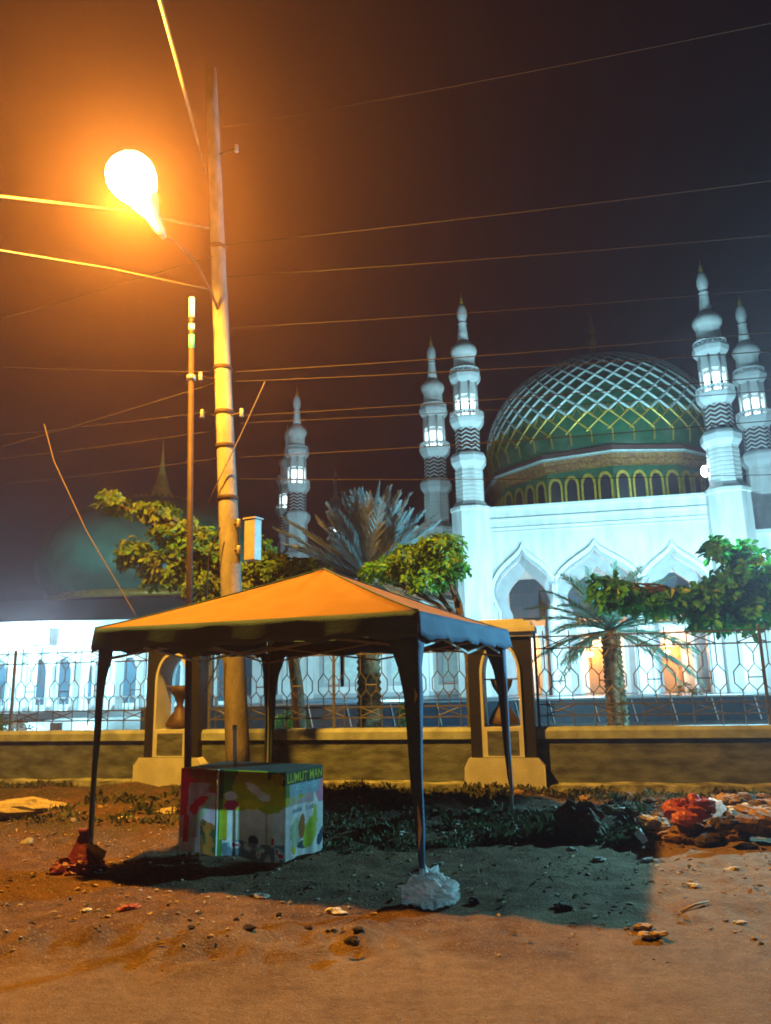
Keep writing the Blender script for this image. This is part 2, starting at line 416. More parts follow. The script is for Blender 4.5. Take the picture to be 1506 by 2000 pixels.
# ------------------------------------------------------------------ canopy tent
TC = Vector((-.64, 7.75, 0)); RT = math.atan2(-.362, .932)
tent = thing('canopy_tent', 'pop-up canopy tent with an orange-lit pyramid roof and dark valance over the banner table', 'tent', TC, RT)
hv = 1.52
m = MB()
def roof_pt(sd, a, t):
    """side panel sd, a -1..1 along its eave, t 0 at the eave .. 1 at the apex"""
    x, y = a * hv * (1 - t), -hv * (1 - t)
    z = 2.0 + .61 * t ** 1.08 - .055 * (1 - abs(a) ** 3) * math.sin(PI * t) + (.034 * vn(a * 5 + sd * 7, t * 3 + a * 2) + .014 * vn(a * 14 + t * 9, t * 5 + sd)) * (1 - abs(a) ** 6)
    z -= .012 * (1 - abs(a) ** 2) * (1 - t)
    p = Matrix.Rotation(sd * PI / 2, 3, 'Z') @ Vector((x, y, z)); return p
for sd in range(4):
    n1, n2 = 22, 16; o = [roof_pt(sd, -1 + 2 * i / n1, .999 * j / n2) for j in range(n2 + 1) for i in range(n1 + 1)]
    m.add(o, [(j * (n1 + 1) + i, j * (n1 + 1) + i + 1, (j + 1) * (n1 + 1) + i + 1, (j + 1) * (n1 + 1) + i) for j in range(n2) for i in range(n1)], True)
roof = m.build('roof', MT['canvas'], tent)
so = roof.modifiers.new('cloth', 'SOLIDIFY'); so.thickness = .004
m = MB()
for sd in range(4):
    pts = [roof_pt(sd, -1, .999 * k / 16) + Vector((0, 0, .004)) for k in range(17)]; m.tube(pts, .007, 5)
sd_o = m.build('ridge_seams', MT['canvasd'], tent)
def valance(a, b, seed, label=None):
    a, b = Vector(a), Vector(b); d = (b - a); nrm = Vector((d.y, -d.x, 0)).normalized(); n = 60; m = MB(); vs = []
    for i in range(n + 1):
        t = i / n; p = a + d * t
        bot = 1.805 + .012 * math.sin(t * 31 + seed) + .008 * math.sin(t * 67)
        if seed == 1: bot -= .075 * math.exp(-((t - .355) / .05) ** 2)
        for k in range(5):
            s = k / 4; z = 2.0 * (1 - s) + bot * s
            o = nrm * (.006 + s * .018 * math.sin(t * 23 + seed * 2) + s * .02)
            vs.append((p.x + o.x, p.y + o.y, z))
    m.add(vs, [(i * 5 + k, i * 5 + k + 1, (i + 1) * 5 + k + 1, (i + 1) * 5 + k) for i in range(n) for k in range(4)], True)
    o = m.build('valance', MT['canvasd'], tent); s = o.modifiers.new('cloth', 'SOLIDIFY'); s.thickness = .003
valance((-hv, -hv, 0), (hv, -hv, 0), 1); valance((hv, -hv, 0), (hv, hv, 0), 2); valance((hv, hv, 0), (-hv, hv, 0), 3); valance((-hv, hv, 0), (-hv, -hv, 0), 4)
RM = Matrix.Rotation(RT, 3, 'Z')
def tent_z(x, y):
    p = RM @ Vector((x, y, 0)) + TC; return gz(p.x, p.y)
for sx, sy in ((-1, -1), (1, -1), (1, 1), (-1, 1)):
    gzz = tent_z(sx * 1.5, sy * 1.5)
    m = MB(); X, Y = sx * 1.49, sy * 1.49
    prof = [(.24, 1.84), (.21, 1.74), (.15, 1.58), (.115, 1.38), (.095, 1.1), (.075, .75), (.055, .45), (.03, .22 + gzz)]
    fw_ = .6 if (sx, sy) == (-1, -1) else 1
    for ax in (0, 1):
        vs = []
        for k, (wd, z) in enumerate(prof):
            wd *= fw_ if ax == 0 else .8
            wob = .008 * math.sin(k * 2.1 + sx)
            if ax == 0: vs += [(X, Y + wob * .3, z), (X - sx * wd, Y + wob, z)]
            else: vs += [(X, Y, z), (X + wob, Y - sy * wd, z)]
        m.add(vs, [(2 * i, 2 * i + 1, 2 * i + 3, 2 * i + 2) for i in range(len(prof) - 1)], True)
    leg = MB().bar((X - sx * .016, Y - sy * .016, gzz - .02), (X - sx * .016, Y - sy * .016, 1.99), .028, .028).build('leg', MT['steel'], tent)
    lc = m.build('leg_sleeve', MT['canvasd'], leg); s = lc.modifiers.new('cloth', 'SOLIDIFY'); s.thickness = .003
    MB().box((X - sx * .016, Y - sy * .016, gzz + .005), (.07, .07, .008)).build('foot_plate', MT['steel'], leg)
m = MB()
for a, b in (((-1.47, -1.46), (1.47, -1.46)), ((1.46, -1.47), (1.46, 1.47)), ((1.47, 1.46), (-1.47, 1.46)), ((-1.46, 1.47), (-1.46, -1.47))):
    a, b = Vector(a), Vector(b)
    for s0, s1 in ((0, .5), (.5, 1)):
        p0, p1 = a.lerp(b, s0), a.lerp(b, s1)
        m.bar((p0.x, p0.y, 1.93), (p1.x, p1.y, 1.73 + .2 * (s1 == 1) * 0 + .0), .014, .02); m.bar((p0.x, p0.y, 1.72), (p1.x, p1.y, 1.92), .014, .02)
m.build('scissor_frame', MT['steel'], tent)
m = MB()
for sx, sy in ((-1, -1), (1, -1), (1, 1), (-1, 1)): m.bar((sx * 1.46, sy * 1.46, 1.93), (0, 0, 2.52), .02, .02)
m.build('roof_ribs', MT['steel'], tent)

# ------------------------------------------------------------------ vendor table and its two printed banners
TO = Vector((-.91 - .891 * 1.12, 6.85 + .454 * 1.12, 0)); RTB = math.atan2(-.454, .891)
TL, TW, TH = 1.12, .62, .75
TG = gz(-1.2, 7.3)
tb = thing('vendor_table', 'small folding table with a dark top, draped in fruit-drink banners under the canopy', 'table', (TO.x, TO.y, 0), RTB)
MB().box((TL / 2, TW / 2, TH - .018), (TL, TW, .036)).build('tabletop', MT['tabletop'], tb, bevel=.006)
for x in (.06, TL - .06):
    for y in (.06, TW - .06): MB().tube([(x, y, TG - .03), (x, y, TH - .036)], .013, 10).build('leg', MT['steel'], tb)
m = MB()
for y in (.06, TW - .06): m.bar((.06, y, .68), (TL - .06, y, .68), .02, .02)
for x in (.06, TL - .06): m.bar((x, .06, .3), (x, TW - .06, .3), .02, .02)
m.build('leg_frame', MT['steel'], tb)

def flat(name, c, r=.5): 
    if name not in MT: MT[name] = mat(name, c, r, .18, 14, .1, 30, trans=.58, spec=.4)
    return MT[name]
PAL = {'b_olive': (.52, .47, .03), 'b_green': (.10, .26, .05), 'b_dgreen': (.03, .09, .04), 'b_pale': (.80, .80, .78), 'b_white': (.78, .84, .86),
       'b_pink': (.70, .06, .16), 'b_yellow': (.75, .55, .02), 'b_lime': (.42, .58, .04), 'b_slate': (.16, .24, .30), 'b_red': (.80, .02, .05),
       'b_brown': (.42, .14, .03), 'b_mauve': (.60, .42, .48), 'b_blue': (.30, .50, .62), 'b_deep': (.03, .08, .16), 'b_rose': (.75, .30, .45), 'b_sage': (.45, .55, .38)}
PN = {'b_olive': 'olive_print', 'b_green': 'green_print', 'b_dgreen': 'dark_green_print', 'b_pale': 'pale_grey_print', 'b_white': 'white_print', 'b_pink': 'pink_print', 'b_yellow': 'yellow_print', 'b_lime': 'lime_print', 'b_slate': 'slate_print', 'b_red': 'red_print', 'b_brown': 'brown_print', 'b_mauve': 'mauve_print', 'b_blue': 'pale_blue_print', 'b_deep': 'deep_blue_print', 'b_rose': 'rose_print', 'b_sage': 'sage_print'}
KEYS = list(PAL); PM = [flat(PN[k], PAL[k]) for k in KEYS]
def ell(u, z, cu, cz, a, b, rot=0):
    du, dz = u - cu, z - cz; c_, s_ = math.cos(rot), math.sin(rot)
    x, y = (du * c_ + dz * s_) / a, (-du * s_ + dz * c_) / b
    return x * x + y * y + .5 * vn(u * 40, z * 40) < 1
def green_design(u, z):
    if u < .02: return 'b_white'
    if u < .70:
        if u < .065: return 'b_dgreen' if z > .5 else ('b_lime' if z > .17 and z < .42 and u > .03 else 'b_green')
        if ell(u, z, .155, .455, .075, .042, .1): return 'b_pink'
        if ell(u, z, .36, .475, .115, .04): return 'b_yellow'
        if ell(u, z, .60, .45, .075, .035): return 'b_lime'
        if ell(u, z, .40, .60, .10, .035, -.45) or ell(u, z, .50, .545, .07, .035, -.2) or ell(u, z, .15, .53, .07, .04): return 'b_pale'
        if z < .43 + .02 * math.sin(u * 20):
            if z < .17:
                k = vn(u * 22, z * 24)
                return 'b_slate' if k > .1 else ('b_pink' if k < -.33 else ('b_pale' if k < -.05 else 'b_blue'))
            if ell(u, z, .40, .19, .05, .04): return 'b_deep'
            if .575 < u < .60 and z < .22: return 'b_red'
            if (.06 < u < .11 and z > .17): return 'b_olive'
            if .225 < u < .25 or .52 < u < .535: return 'b_sage'
            return 'b_pale'
        if u < .22 and vn(u * 14, z * 10) > -.1 and z > .55: return 'b_green'
        if z > .62 and u > .54: return 'b_dgreen' if vn(u * 20, z * 20) > .1 else 'b_olive'
        return 'b_olive'
    s = (u - .70) / .62; zz = z
    if zz > .635 : return 'b_dgreen'
    if zz > .535 and s < .86: return 'b_blue' if s > .1 else 'b_green'
    if s > .72 and zz > .44 and (s - .72) * .9 > (.62 - zz) * .9 - .05 and s < .97: return 'b_rose'
    if s < .5 and zz > .46 + s * .1: return 'b_olive' if vn(u * 18, zz * 18) > 0 else 'b_sage'
    if zz > .46 and s < .7: return 'b_mauve'
    if s < .1 and zz < .46: return 'b_white'
    if ell(s, zz, .42, .27, .08, .10, -.2): return 'b_brown'
    if ell(s, zz, .25, .23, .16, .12): return 'b_sage'
    if ell(s, zz, .62, .22, .2, .10, .5) or ell(s, zz, .72, .3, .07, .14, -.2): return 'b_lime'
    if ell(s, zz, .9, .16, .13, .05, .5) or ell(s, zz, .45, .12, .15, .035): return 'b_deep'
    if ell(s, zz, .2, .11, .07, .05): return 'b_yellow'
    return 'b_white'
def red_design(u, z):
    if u > .405: return 'b_dgreen'
    if u < .012: return 'b_mauve'
    if u < .10 - .05 * (.6 - z) and z > .34: return 'b_red'
    if u < .10 and .12 < z < .34 and u > .05: return 'b_red'
    if z > .63: return 'b_brown' if vn(u * 20, z * 20) > -.2 else 'b_red'
    if z > .55 and u > .36 - (.63 - z): return 'b_red' if vn(u * 20, z * 20) > 0 else 'b_brown'
    if z > .52: return 'b_mauve'
    if ell(u, z, .23, .47, .11, .035, .5) or ell(u, z, .16, .40, .05, .05): return 'b_red'
    if abs((u - .1) * 1.25 - (z - .18)) < .05 and u > .1: return 'b_sage'
    if ell(u, z, .10, .22, .05, .03): return 'b_red'
    if z < .16 and u < .21: return 'b_pale'
    if u > .23 and z < .3 + .1 * vn(u * 9, z * 9): return 'b_brown' if vn(u * 25, z * 25) > -.1 else 'b_dgreen'
    return 'b_mauve'
def bn_point(kind, u, z, off=0.0):
    """point of the banner cloth in table coordinates"""
    wav = (1 - z / .75) * (.010 * math.sin(u * 17 + 1) + .006 * math.sin(u * 41)) 
    if kind == 'red': return Vector((u - .005, -.012 - wav - off, z))
    U0 = .42; L = .70
    if u <= L - .02: return Vector((U0 + u, -.014 - wav - off, z))
    if u >= L + .02: return Vector((U0 + L + .014 + wav + off, u - L, z))
    a = (u - (L - .02)) / .04 * PI / 2
    return Vector((U0 + L - .012 + (.026 + wav + off) * math.sin(a), .012 - (.026 + wav + off) * math.cos(a), z))
def banner(kind, W, design, name, label):
    m = MB(); nu, nz = int(W / .0085), 86; z0, z1 = .035, .752
    vs = [bn_point(kind, W * i / nu, z0 + (z1 - z0) * j / nz + (.012 * math.sin(W * i / nu * 9) * (1 - j / nz))) for j in range(nz + 1) for i in range(nu + 1)]
    fs = []; mi = []
    for j in range(nz):
        for i in range(nu):
            fs.append((j * (nu + 1) + i, j * (nu + 1) + i + 1, (j + 1) * (nu + 1) + i + 1, (j + 1) * (nu + 1) + i))
            mi.append(KEYS.index(design(W * (i + .5) / nu, z0 + (z1 - z0) * (j + .5) / nz)))
    m.add(vs, fs, True)
    R = Matrix.Rotation(RTB, 3, 'Z')
    o = m.build(name, PM); o.data.polygons.foreach_set('material_index', mi)
    o.location = (TO.x, TO.y, 0); o.rotation_euler = (0, 0, RTB); tag(o, label, 'banner', 'printed banners on the table')
    return o
ban_r = banner('red', .415, red_design, 'printed_banner', 'narrow red drink banner hanging on the left of the table front')
ban_g = banner('green', 1.30, green_design, 'printed_banner', 'wide yellow-green drink banner wrapped around the right corner of the table')
def lettering(txt, kind, u0_, z0_, size, m, parent, shear=0.0, sx=1.0, slope=0.0, off=.004, bold=.0):
    cu = bpy.data.curves.new('lettering', 'FONT'); cu.body = txt; cu.size = size; cu.shear = shear; cu.offset = bold; cu.resolution_u = 3
    t = bpy.data.objects.new('lettering', cu); COL.objects.link(t); bpy.context.view_layer.update()
    me = bpy.data.meshes.new_from_object(t.evaluated_get(bpy.context.evaluated_depsgraph_get()))
    for v_ in me.vertices:
        v_.co = bn_point(kind, u0_ + v_.co.x * sx, z0_ + v_.co.y + slope * v_.co.x, off)
    bpy.data.objects.remove(t); bpy.data.curves.remove(cu); me.materials.clear(); me.materials.append(m)
    o = bpy.data.objects.new('lettering', me); COL.objects.link(o); o.parent = parent
for w_, u_ in (('ES', .575), ('LUMUT', .715), ('MAN', 1.065)): lettering(w_, 'green', u_, .655, .105, flat('letter_yellow_print', (.62, .66, .05)), ban_g, 0, .92, 0, bold=.002)
lettering('Avokado', 'green', .83, .565, .10, flat('letter_pale_print', (.5, .78, .9)), ban_g, .3, .95, .05, bold=.001)
for w_, u_ in (('mulai', .79), ('5', 1.01), ('rb', 1.07)): lettering(w_, 'green', u_, .40, .065, flat('letter_blue_print', (.05, .16, .3)), ban_g, 0, 1.15, .03)
lettering('Cincau', 'red', .115, .545, .095, flat('letter_grey_print', (.6, .62, .66)), ban_r, .3, .85, .02)

# white plastic pipe standing on the table
p = U(459, 1508, 7.42); p2_ = U(455, 1437, 7.42)
pp = thing('plastic_pipe', 'short white plastic pipe standing upright on the table', 'pipe', (p.x, p.y, .75))
MB().tube([(0, 0, 0), (-.01, 0, .335)], .019, 12).build('pipe_body', MT['whitebag'], pp)
MB().tube([(-.01, 0, .335), (-.01, 0, .365)], .024, 12).build('pipe_cap', MT['steel'], pp)

# ------------------------------------------------------------------ poles, street lamp, cables
PB, PT_ = Vector((-1.86, 9.95, -.05)), Vector((-2.50, 9.95, 10.6))
def pole_at(z): return PB.lerp(PT_, (z - PB.z) / (PT_.z - PB.z))
po = thing('utility_pole', 'tall leaning concrete utility pole rising behind the canopy', 'pole', PB)
m = MB(); n = 14
m.tube([PB.lerp(PT_, i / n) - PB for i in range(n + 1)], [.155 - .075 * i / n for i in range(n + 1)], 24).build('shaft', MT['concrete'], po)
for z in (3.9, 4.62, 5.1, 5.75, 7.6): 
    c_ = pole_at(z) - PB; r = .16 - .075 * z / 10.6
    MB().lathe([(r, -.03), (r + .012, -.025), (r + .012, .025), (r, .03)], 24, c_).build('steel_band', MT['rust'], po)
for px, py in ((462, 290), (395, 808), (472, 806), (466, 1022), (466, 1074), (392, 735)):
    q_ = U(px, py, 9.80); zc = pole_at(q_.z)
    k = MB(); k.bar(zc - PB, q_ - PB, .02, .02); k.build('bracket', MT['rust'], po)
    MB().lathe([(.012, -.06), (.035, -.05), (.02, -.01), (.035, .01), (.02, .03), (.03, .05), (.01, .06)], 12, q_ - PB).build('insulator', MT['grey_housing'], po)
a = U(479, 1015, 9.85); b_ = U(479, 1095, 9.85)
fx = thing('meter_box', 'narrow upright utility box clamped to the right side of the concrete pole', 'box', a + Vector((.1, .02, (b_.z - a.z))))
h_ = a.z - b_.z
MB().box((0, 0, h_ / 2), (.17, .15, h_), rz=-.5).build('box_body', MT['grey_housing'], fx, bevel=.01)
MB().box((0, 0, h_ + .012), (.20, .18, .02), rz=-.5).build('lid', MT['grey_housing'], fx)
th = thing('thin_pole', 'thin dark pole with white and green bands at its tip, beside the concrete pole', 'pole', (-2.34, 9.3, 0))
tz = U(375, 582, 9.3).z; dx = U(375, 582, 9.3).x + 2.34
def tp(z): return (dx * z / tz, 0, z)
z_ = [tz - d for d in (0, .28, .38, .46, .53, .72)]
MB().tube([tp(-.05), tp(z_[5])], [.042, .036], 14).build('shaft', MT['rust'], th)
for k, nm in enumerate(('white_band', 'black_band', 'white_band', 'black_band', 'green_band')):
    mm = {'w': MT['bandw'], 'b': MT['black'], 'g': MT['bandg']}[nm[0]]
    MB().tube([tp(z_[k + 1]), tp(z_[k])], .038, 14).build(nm, mm, th)
MB().tube([tp(U(375, 738, 9.3).z - .03), tp(U(375, 738, 9.3).z + .03)], .06, 14).build('clamp', MT['steel'], th)
LAMP_TAIL = U(317, 458, 8.15)
arm0 = pole_at(6.55)
sl = thing('street_lamp', 'glowing sodium street lamp on an arm from the concrete pole', 'lamp', arm0)
ap = [arm0, arm0.lerp(LAMP_TAIL, .5) + Vector((0, 0, .25)), LAMP_TAIL]
MB().tube([Vector(x) - arm0 for x in [ap[0], ap[0].lerp(ap[1], .5) + Vector((0, 0, .05)), ap[1], ap[1].lerp(ap[2], .6) + Vector((0, 0, .05)), ap[2]]], .020, 10).build('arm', MT['rust'], sl)
dv = (LAMP - LAMP_TAIL).normalized(); Rq = dv.to_track_quat('Z', 'Y').to_matrix()
m = MB(); L_ = (LAMP - LAMP_TAIL).length
m.lathe([(.03, -.05), (.06, .05), (.09, L_ * .35), (.17, L_ * .62), (.18, L_ * .72)], 20)
m.v = [tuple(Rq @ Vector(v_) + LAMP_TAIL - arm0) for v_ in m.v]; m.build('housing', MT['grey_housing'], sl)
m = MB(); m.lathe([(.175, L_ * .70), (.22, L_ * .80), (.26, L_ * .93), (.28, L_ * 1.08), (.275, L_ * 1.2), (.24, L_ * 1.34), (.18, L_ * 1.45), (.09, L_ * 1.52), (.01, L_ * 1.52)], 48)
m.v = [tuple(Rq @ Vector(v_) + LAMP_TAIL - arm0) for v_ in m.v]; glass = m.build('glass', MT['bowl'], sl)

def cable(pts, r, label, sag=0.0, m='cable', grp='overhead cables'):
    pts = [Vector(p) for p in pts]; out = []
    for i in range(len(pts) - 1):
        for k in range(14):
            t = k / 14; p = pts[i].lerp(pts[i + 1], t); p.z -= sag * 4 * t * (1 - t); out.append(p)
    out.append(pts[-1])
    o = MB().tube(out, r, 6).build('overhead_cable', MT[m], origin=pts[0]); tag(o, label, 'cable', grp); return o
def ext_(a, b, k): return a + (b - a) * k
def span(px0, py0, Y0, px1, py1, Y1, r, label, sag=.1, k0=0.0, k1=1.25, m='cable'):
    a, b = U(px0, py0, Y0), U(px1, py1, Y1); return cable([ext_(a, b, k0), ext_(a, b, k1)], r, label, sag, m)
cable([U(402, 340, 9.84), U(388, 285, 9.6), U(345, 120, 6.6), U(300, -45, 4.6), U(300, -45, 4.6) * 2 - U(345, 120, 6.6) + Vector((0, 0, .4))], .020, 'thick twisted cable dropping from the top of the frame to the pole')
cable([U(0, 383, 7.5) + (U(-120, 370, 6.9) - U(0, 383, 7.5)) * 6, U(-120, 370, 6.9), U(0, 383, 7.5), U(250, 412, 9.0), U(408, 446, 9.82)], .019, 'bright thick cable entering from the left and passing just under the lamp')
cable([U(0, 489, 7.5) + (U(-120, 471, 6.8) - U(0, 489, 7.5)) * 6, U(-120, 471, 6.8), U(0, 489, 7.5), U(215, 524, 8.9), U(412, 566, 9.82)], .012, 'thinner lit cable entering from the left below the lamp')
R = [(440, 478, 1506, 334, .011, 'overhead cable right of the pole, meeting the right edge a third down, highest long one'),
     (445, 540, 1506, 440, .010, 'second long overhead cable right of the pole, rising above the minarets'),
     (430, 250, 1300, 70, .008, 'faint uppermost overhead cable climbing to the upper right sky'),
     (450, 640, 1506, 545, .007, 'faint overhead cable crossing in front of the tall minaret bulbs'),
     (462, 726, 1506, 628, .012, 'overhead cable from the pole clamp crossing above the big dome top'),
     (462, 745, 1506, 665, .012, 'overhead cable just under the clamp cable, crossing the dome top'),
     (468, 812, 1506, 715, .011, 'overhead cable from the upper steel band, crossing the dome lattice'),
     (470, 826, 1506, 742, .008, 'thin overhead cable beneath the upper band cable'),
     (470, 893, 1506, 800, .010, 'overhead cable from the lower steel band, crossing the chevron bands'),
     (470, 935, 1506, 905, .008, 'lowest overhead cable right of the pole, crossing the dome cornice')]
for (x0, y0, x1, y1, r, lb) in R: span(x0, y0, 9.85, x1, y1, 7.6, r * .5, lb, .12, 0, 2.0, m='cabled')
Lc = [(0, 612, 415, 500, .008, 'faint overhead cable left of the pole, just under the lamp glow'),
      (0, 705, 430, 726, .008, 'nearly level overhead cable left of the thin pole tip'),
      (0, 862, 440, 742, .011, 'overhead cable rising from the left edge to the pole clamp'),
      (0, 838, 440, 800, .007, 'thin overhead cable left of the pole at the upper steel band'),
      (0, 884, 440, 838, .008, 'overhead cable left of the pole above the small gold spire'),
      (0, 935, 440, 893, .007, 'lowest overhead cable left of the pole, crossing the small gold spire')]
for (x0, y0, x1, y1, r, lb) in Lc: span(x0, y0, 10.9, x1, y1, 9.85, r * .65, lb, .1, -1.5, 1.0, 'cabled')
cable([U(86, 828, 10.4), U(105, 900, 10.4), U(170, 1040, 10.4), U(266, 1203, 10.4)], .009, 'slack thin wire hanging diagonally in front of the dull green dome')
cable([U(518, 745, 9.6), U(470, 850, 9.72), U(430, 932, 9.75), U(405, 985, 9.9)], .008, 'dark wire looping down across the front of the concrete pole', 0)
cable([U(430, 1030, 9.72), U(408, 1085, 9.7), U(402, 1180, 9.7)], .010, 'black hose-like wire hanging at the left side of the concrete pole', 0, 'black')
cable([U(433, 1262, 9.75), U(424, 1300, 9.7), U(400, 1350, 9.65)], .009, 'black wire end dangling left of the pole under the canopy', 0, 'black')

# ------------------------------------------------------------------ vegetation
def rv(q): return Vector((q.gauss(0, 1), q.gauss(0, 1), q.gauss(0, 1))).normalized()
def crown_leaves(m, blobs, q, L=.16, W=.075, per=8):
    """blobs: (centre, (rx,ry,rz), twigs)"""
    for c, r, n in blobs:
        c = Vector(c)
        for _ in range(int(n * 1.5)):
            d = rv(q) * q.uniform(.3, 1) ** .6
            p = c + Vector((d.x * r[0], d.y * r[1], d.z * r[2]))
            ax = (Vector((d.x, d.y, d.z * .4)) + Vector((0, 0, .5)) + rv(q) * .35).normalized()
            k0 = q.uniform(0, 6)
            a = ax.cross(Vector((.2, .9, .1))).normalized(); b = ax.cross(a)
            for k in range(per):
                t = k0 + k * 2.4; out = (a * math.cos(t) + b * math.sin(t)) + ax * q.uniform(-.15, .7)
                s = q.uniform(.65, 1.15)
                m.leaf(p + rv(q) * .03, out.normalized(), ax, L * s, W * s)
def limb(m, a, b, r0_, r1, q, n=6, w=.06):
    a, b = Vector(a), Vector(b); pts = []; L = (b - a).length
    for i in range(n + 1):
        t = i / n; pts.append(a.lerp(b, t) + rv(q) * w * L * math.sin(PI * t) * .5 + Vector((0, 0, .12 * L * math.sin(PI * t) * .5)))
    m.tube(pts, [r0_ + (r1 - r0_) * i / n for i in range(n + 1)], 8); return pts
def tree(name, label, base, fork, blobs, leafm, seed, r=.09, L=.16, W=.075, per=8, group=None):
    q = random.Random(seed); base = Vector(base)
    t = thing(name, label, 'tree', base, 0, group)
    k = MB(); k.tube([base - base, (Vector(fork) - base) * .5 + Vector((.04, .02, 0)), Vector(fork) - base], [r * 1.25, r * 1.05, r * .8], 12); k.build('trunk', MT['bark'], t)
    k = MB()
    for c, rr, n in blobs:
        e = Vector(c) - base
        pts = limb(k, Vector(fork) - base, e, r * .55, r * .2, q)
        for _ in range(5):
            s = pts[q.randint(2, 6)]; d = rv(q); limb(k, s, e + Vector((d.x * rr[0], d.y * rr[1], d.z * rr[2])) * .8, r * .2, r * .06, q, 4)
    k.build('branches', MT['bark'], t)
    m = MB(); crown_leaves(m, [(Vector(c) - base, rr, n) for c, rr, n in blobs], q, L, W, per)
    m.build('crown', leafm, t)
    return t
Y = 13.2
def bl(px, py, rx, rz, n, Y=Y, ry=.5): 
    s = Y / F_PX * 1.02; return (U(px, py, Y), (rx * s, ry, rz * s), n)
tree('almond_tree', 'tropical almond tree with lamp-lit yellow-green leaves behind the concrete pole and dull green dome side', (U(592, 1420, Y).x, Y, 0), U(560, 1185, Y),
     [bl(225, 985, 34, 17, 22), bl(300, 1000, 50, 18, 26), bl(345, 1040, 55, 28, 46), bl(262, 1085, 36, 30, 34), bl(330, 1110, 60, 42, 74), bl(395, 1080, 50, 50, 80),
      bl(400, 1140, 45, 35, 50), bl(510, 1085, 26, 34, 22), bl(545, 1120, 60, 36, 60), bl(600, 1118, 40, 24, 30), bl(480, 1135, 40, 30, 34)], MT['leafo'], 11, .10, .15, .075)
tree('almond_tree', 'bushy bright green almond tree crown between the blue-grey palm and the mosque tower', (U(950, 1425, 12.6).x, 12.6, 0), U(905, 1230, 12.6),
     [bl(860, 1068, 48, 22, 50, 12.6), bl(800, 1095, 60, 28, 72, 12.6), bl(745, 1115, 45, 22, 44, 12.6), bl(880, 1100, 36, 34, 50, 12.6), bl(830, 1130, 60, 26, 60, 12.6)], MT['leaf'], 12, .08, .13, .06)
tree('almond_tree', 'large-leaved dark green almond tree reaching in from the right edge over the iron fence', (U(1640, 1400, 11.2).x, 11.2, 0), U(1590, 1210, 11.2),
     [bl(1405, 1078, 26, 26, 14, 11.2, .3), bl(1455, 1075, 20, 18, 8, 11.2, .3), bl(1470, 1120, 60, 40, 60, 11.2), bl(1420, 1150, 50, 26, 44, 11.2), bl(1360, 1175, 50, 24, 44, 11.2),
      bl(1290, 1178, 50, 20, 40, 11.2), bl(1215, 1172, 45, 20, 40, 11.2), bl(1185, 1150, 30, 22, 16, 11.2), bl(1460, 1200, 50, 30, 44, 11.2), bl(1380, 1212, 40, 22, 26, 11.2), bl(1520, 1160, 50, 60, 60, 11.2)], MT['leafd'], 13, .10, .17, .095, 7)

def palm(name, label, base, crown, fronds, leafm, seed, r=.2, L=.33, rows=46, wd=.022, spread=.55, jit=.08):
    """fronds: (direction, length, droop)"""
    q = random.Random(seed); base = Vector(base); cr_ = Vector(crown) - base
    t = thing(name, label, 'palm tree', base)
    k = MB(); n = 26; pr = []
    for i in range(n * 2 + 1):
        z = cr_.z * i / (n * 2); pr.append((r * (1.05 if i % 2 else .88) * (1.12 - .15 * i / (2 * n)), z))
    k.lathe(pr, 14, (cr_.x * .5, cr_.y * .5, 0)).build('trunk', MT['palmbark'], t)
    for (d, ln, dr) in fronds:
        d = Vector(d).normalized(); pts = []; p = cr_.copy(); N_ = 14; dd = d.copy()
        for i in range(N_ + 1):
            pts.append(p.copy()); p = p + dd * ln / N_; dd = (dd + Vector((0, 0, -dr / N_)) * (i / N_ + .3)).normalized()
        m = MB(); m.tube(pts, [.022 - .018 * i / N_ for i in range(N_ + 1)], 5)
        for i in range(rows):
            t_ = .14 + .86 * i / rows; s = t_ * N_; a = int(min(s, N_ - 1)); p = pts[a].lerp(pts[a + 1], s - a)
            tg = (pts[a + 1] - pts[a]).normalized()
            side = tg.cross(Vector((0, 0, 1))); side = side.normalized() if side.length > .05 else Vector((1, 0, 0)); nn = side.cross(tg)
            ll = L * (math.sin(PI * min(1, t_ * 1.05)) * .7 + .32) 
            for sg in (-1, 1):
                out = (side * sg * spread + tg * .8 + nn * q.uniform(.0, .35) + rv(q) * jit).normalized()
                w_ = nn * wd * .5 + side * wd * .3; e = p + out * ll * q.uniform(.85, 1.1) - Vector((0, 0, ll * .12))
                mid = p.lerp(e, .5)
                w_ = side * wd * .15 + nn * wd * .2 + tg * wd * .5; m.add([p - w_ * .5, mid - w_, e, mid + w_, p + w_ * .5], [(0, 1, 2, 3, 4)])
        m.build('frond', leafm, t)
    return t
q = random.Random(5)
PC = U(715, 1128, 16)
def tip(px, py, dy=0.0, Y=16, C_=PC): return U(px, py, Y + dy) - C_
fr = []
for (px, py, dy) in ((742, 942, 0), (760, 950, .9), (705, 955, .8), (670, 965, -.3), (640, 985, .3), (690, 960, -.9), (800, 965, .5), (775, 985, -.6), (850, 1005, .3), (825, 1000, -.7), (780, 960, .9),
                     (620, 1010, .6), (660, 1000, -1), (720, 965, -1.1), (745, 975, -1.2), (555, 1010, .3), (560, 1062, -.4), (590, 1030, .7), (875, 1060, .5), (895, 1120, -.3), (560, 1120, .5), (880, 1175, .2), (600, 1160, -.6), (840, 1190, -.6), (810, 1030, -1), (650, 1040, -1.2)):
    v_ = tip(px, py, dy); fr.append((v_ + Vector((0, 0, .04)), v_.length * 1.0, .12)); w_ = tip(px + q.uniform(-22, 22), py + q.uniform(8, 40), -dy + q.uniform(-.4, .4)); fr.append((w_ + Vector((0, 0, .05)), w_.length * 1.0, .15))
palm('date_palm', 'tall blue-grey date palm fanning up behind the orange roof, framed by darker bushes', (PC.x + .05, 16, 0), PC, fr, MT['palm'], 21, .23, .42, 60, .075, .42)
PC2 = U(1192, 1232, 14.6)
